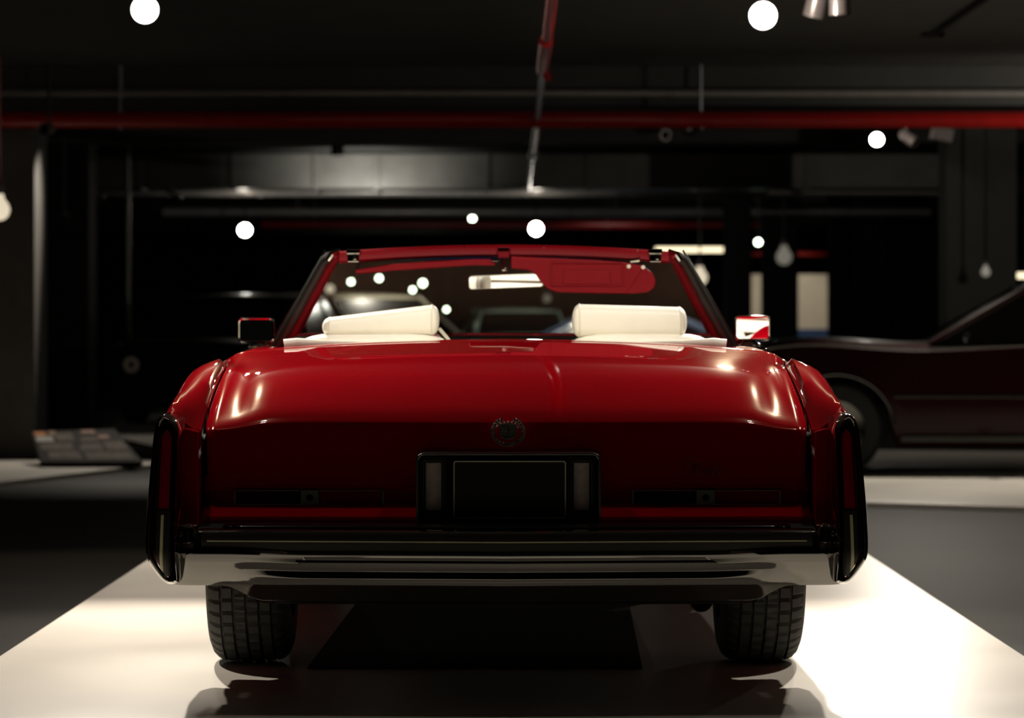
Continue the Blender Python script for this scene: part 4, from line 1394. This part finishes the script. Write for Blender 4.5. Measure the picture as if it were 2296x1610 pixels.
# ------------------------------------------------------------------ other cars
def other_car(label, loc, rz, body_m, L=4.5, W=1.75, H=1.40, belt=0.90, cab=(0.30, 0.44, 0.74, 0.90), hood=0.86, trunk=0.88, chrome_trim=True, roof_m=None, wr=0.33, win='gloss_black'):
    """forward is +x in local space; cab = fractions from the nose for A base, A top, C top, C base"""
    root = empty('parked_car', label, 'car', loc, rz)
    hw = W / 2
    ax_f, ax_r = L / 2 - 0.85, -L / 2 + 0.95

    def top(x):
        f = (L / 2 - x) / L
        ks = [(0, [hood - 0.14]), (0.03, [hood - 0.04]), (cab[0], [belt]), (cab[3], [belt + 0.01]), (0.97, [trunk - 0.03]), (1.0, [trunk - 0.14])]
        return catmull(ks, f)[0]

    def arch_(x):
        for c in (ax_f, ax_r):
            d = abs(x - c)
            if d < wr + 0.07:
                return wr + math.sqrt((wr + 0.07) ** 2 - d * d) * 0.95
        return 0
    rows_ = []
    n = 64
    for i in range(n + 1):
        x = lerp(L / 2, -L / 2, i / n)
        e = min(1, min(i, n - i) / 5.0)
        wy = hw * (0.90 + 0.10 * math.sin(e * PI / 2))
        t = top(x)
        a = arch_(x)
        half = [(0, t + 0.02), (wy * 0.55, t + 0.015), (wy * 0.86, t - 0.005), (wy * 0.96, t - 0.05), (wy * 1.0, 0.62), (wy * 1.0, 0.45), (wy * 0.97, 0.28), (wy * 0.90, 0.20)]
        half = [(y, max(z, a) if y > wy * 0.5 else z) for y, z in half]
        rows_.append([(x, -y, z) for y, z in half[::-1]] + [(x, y, z) for y, z in half[1:]])
    sh_ = MB().grid(rows_)
    sh_.add(rows_[0], [tuple(range(len(rows_[0])))])
    sh_.add(rows_[-1], [tuple(range(len(rows_[-1])))])
    sh_.build('body_shell', body_m, root, ang=40)
    MB().box((-L / 2 + 0.1, -hw + 0.25, 0.18), (L / 2 - 0.1, hw - 0.25, 0.5)).build('underbody', M['black'], root)
    # greenhouse
    xa0, xa1, xc1, xc0 = [L / 2 - L * c for c in cab]
    tw, bw = hw * 0.74, hw * 0.90
    zt_, zb_ = H - 0.05, belt
    b8 = [(xa0, bw, zb_), (xc0, bw, zb_), (xc0, -bw, zb_), (xa0, -bw, zb_), (xa1, tw, zt_), (xc1, tw, zt_), (xc1, -tw, zt_), (xa1, -tw, zt_)]
    MB().add(b8, [(0, 1, 5, 4), (1, 2, 6, 5), (2, 3, 7, 6), (3, 0, 4, 7), (4, 5, 6, 7)]).build('windows', M[win], root, smooth=False)
    rr_ = []
    for i in range(13):
        u = i / 12
        x = lerp(xa1 + 0.04, xc1 - 0.06, u)
        cr_ = 0.05 * (1 - (2 * u - 1) ** 4)
        rr_.append([(x, tw * v * 1.03, H - 0.045 + (cr_) * (1 - abs(v) ** 3) - 0.01 * abs(v)) for v in [lerp(-1, 1, k / 12) for k in range(13)]])
    MB().grid(rr_).build('roof', roof_m or body_m, root, solid=0.03)
    pm = roof_m or body_m
    for s_ in (-1, 1):
        MB().tube([(xa0, s_ * bw, zb_), (xa1, s_ * tw, zt_)], 0.025, 8).build('roof_pillar', pm, root)
        MB().tube([(xc0, s_ * bw, zb_), (xc1, s_ * tw, zt_)], [0.07, 0.05], 8).build('roof_pillar', pm, root)
        MB().tube([((xa0 + xc0) / 2 - 0.1, s_ * bw, zb_), ((xa1 + xc1) / 2 - 0.1, s_ * tw, zt_)], 0.025, 8).build('roof_pillar', pm, root)
        if chrome_trim:
            MB().box((-L / 2 + 0.15, s_ * (hw - 0.004), 0.55), (L / 2 - 1.25, s_ * (hw + 0.012), 0.575)).build('side_molding', M['dim_chrome'], root, bevel=0.004)
            MB().box((ax_r + wr + 0.12, s_ * (hw * 0.97), 0.24), (ax_f - wr - 0.12, s_ * (hw * 0.995), 0.285)).build('sill_trim', M['dim_chrome'], root, bevel=0.004)
            MB().tube([(x_, s_ * hw * 0.955, top(x_) - 0.03) for x_ in [lerp(L / 2 - 0.2, -L / 2 + 0.3, i / 20) for i in range(21)]], 0.008, 8).build('belt_molding', M['dim_chrome'], root)
            for c in (ax_f, ax_r):
                MB().tube([(c + (wr + 0.075) * math.cos(R(a)), s_ * (hw + 0.002), wr + (wr + 0.075) * 0.95 * math.sin(R(a))) for a in range(5, 176, 10)], 0.009, 8).build('arch_molding', M['dim_chrome'], root)
        MB().tube([(xa0 - 0.25, s_ * (hw - 0.02), belt + 0.02), (xa0 - 0.25, s_ * (hw + 0.06), belt + 0.07)], [0.012, 0.03], 8).build('side_mirror', M['dim_chrome'], root)
        for c in (ax_f, ax_r):
            T_ = MB().lathe([(-0.10, wr * 0.6), (-0.10, wr * 0.92), (-0.07, wr), (0.07, wr), (0.10, wr * 0.92), (0.10, wr * 0.62)], 'y', 40, (c, s_ * (hw - 0.13), wr))
            WW = T_.build('wheel', M['black'], root)
            MB().lathe([(s_ * 0.085, wr * 0.64), (s_ * 0.10, wr * 0.60), (s_ * 0.08, wr * 0.40), (s_ * 0.11, wr * 0.15), (s_ * 0.115, 0.001)], 'y', 32, (c, s_ * (hw - 0.13), wr)).build('hubcap', M['dim_chrome'], WW)
    MB().box((L / 2 - 0.10, -hw * 0.95, 0.40), (L / 2 + 0.08, hw * 0.95, 0.52)).build('front_bumper', M['dim_chrome'], root, bevel=0.03)
    MB().box((-L / 2 - 0.08, -hw * 0.95, 0.40), (-L / 2 + 0.10, hw * 0.95, 0.52)).build('rear_bumper', M['dim_chrome'], root, bevel=0.03)
    for s_ in (-1, 1):
        MB().lathe([(0, 0.001), (0.015, 0.05), (0.01, 0.085), (-0.05, 0.09)], 'x', 20, (L / 2 - 0.01, s_ * hw * 0.70, 0.64)).build('headlight', M['clear_lens'], root)
        MB().box((-L / 2 - 0.012, s_ * hw * 0.55 - 0.12, 0.60), (-L / 2 + 0.03, s_ * hw * 0.55 + 0.12, 0.70)).build('tail_lamp', M['lens_dark'], root, bevel=0.01)
    return root


M['dim_chrome'] = mat('tarnished_chrome', (0.13, 0.13, 0.12), 0.2, 1.0)
M['dark_red_car'] = mat('dark_red_car_paint', (0.018, 0.001, 0.001), 0.35, 0, 0.12, 0.12, 0.03, noise=0.05)
M['black_car'] = mat('black_blue_car_paint', (0.008, 0.012, 0.018), 0.3, 0, 0.5, 0.4, 0.03, noise=0.05)
M['cream_car'] = mat('cream_car_paint', (0.60, 0.55, 0.42), 0.35, 0, 0.5, 0.6, 0.05, noise=0.05)
M['green_car'] = mat('pale_green_car_paint', (0.20, 0.30, 0.26), 0.35, 0, 0.5, 0.6, 0.05, noise=0.05)
M['blue_car'] = mat('slate_blue_car_paint', (0.16, 0.22, 0.36), 0.35, 0, 0.5, 0.6, 0.05, noise=0.05)

other_car('dark red car parked side-on on the right platform, facing left', (3.75, 23.45, 0), R(176), M['dark_red_car'],
          L=4.5, W=1.78, H=1.40, belt=0.925, cab=(0.335, 0.50, 0.76, 0.88), hood=0.90)
other_car('black car at left behind the side mirror, nose toward the pole', (-2.95, 35.6, 0.0), R(262), M['black_car'],
          L=4.6, W=2.0, H=1.40, belt=0.88, cab=(0.28, 0.40, 0.72, 0.86), hood=0.86)
other_car('cream car seen through the windshield behind the left headrest', (-2.0, 43.0, -0.03), R(6), M['cream_car'],
          L=4.4, W=1.75, H=1.50, belt=0.95, cab=(0.22, 0.34, 0.80, 0.95), chrome_trim=False)
other_car('pale green car seen low through the middle of the windshield', (0.1, 53.0, -0.03), R(-85), M['green_car'],
          L=4.2, W=1.7, H=1.35, belt=0.90, chrome_trim=False)
other_car('slate blue car seen beside the right headrest', (1.35, 49.0, -0.03), R(185), M['blue_car'],
          L=4.4, W=1.75, H=1.25, belt=0.88, chrome_trim=False)

# lamps lighting the other displays
lamp('spot_light', (-3.0, 26.6, 2.95), (-3.9, 22.9, 0), 300, 60, 0.6, 0.05)
lamp('spot_light', (-3.0, 30.4, 2.95), (-3.6, 29.6, 0), 40, 60, 0.8, 0.05)
lamp('spot_light', (2.9, 23.3, 2.95), (2.8, 20.3, 0), 330, 80, 0.6, 0.05)
lamp('spot_light', (5.4, 23.2, 2.95), (5.0, 20.0, 0), 280, 80, 0.6, 0.05)
lamp('spot_light', (4.0, 26.3, 2.95), (3.6, 25.9, 0), 12, 90, 0.8, 0.05)
lamp('spot_light', (-1.6, 40.2, 2.9), (-1.7, 42.7, 1.35), 330, 32, 0.8, 0.05)
lamp('spot_light', (0.3, 50.0, 2.9), (0.3, 52.5, 0.9), 90, 70, 0.8, 0.05)
lamp('spot_light', (1.6, 46.2, 2.9), (1.6, 49.0, 0.9), 400, 70, 0.8, 0.05)
# added point lights standing in for lamp spill onto the ceiling and pipes
glow('lamp_spill', (-1.955, 16.85, 2.82), 20)
glow('lamp_spill', (1.345, 17.0, 2.82), 30)
glow('lamp_spill', (3.33, 28.9, 2.80), 5)
glow('lamp_spill', (-3.25, 38.8, 2.50), 3)
glow('lamp_spill', (0.30, 38.8, 2.50), 3)
lamp('pipe_fill_light', (6.0, 23.6, 2.2), (5.0, 25.15, 2.67), 150, 110, 0.9, 0.03)  # added spot, no lamp there, brightens the right end of the red cross pipe
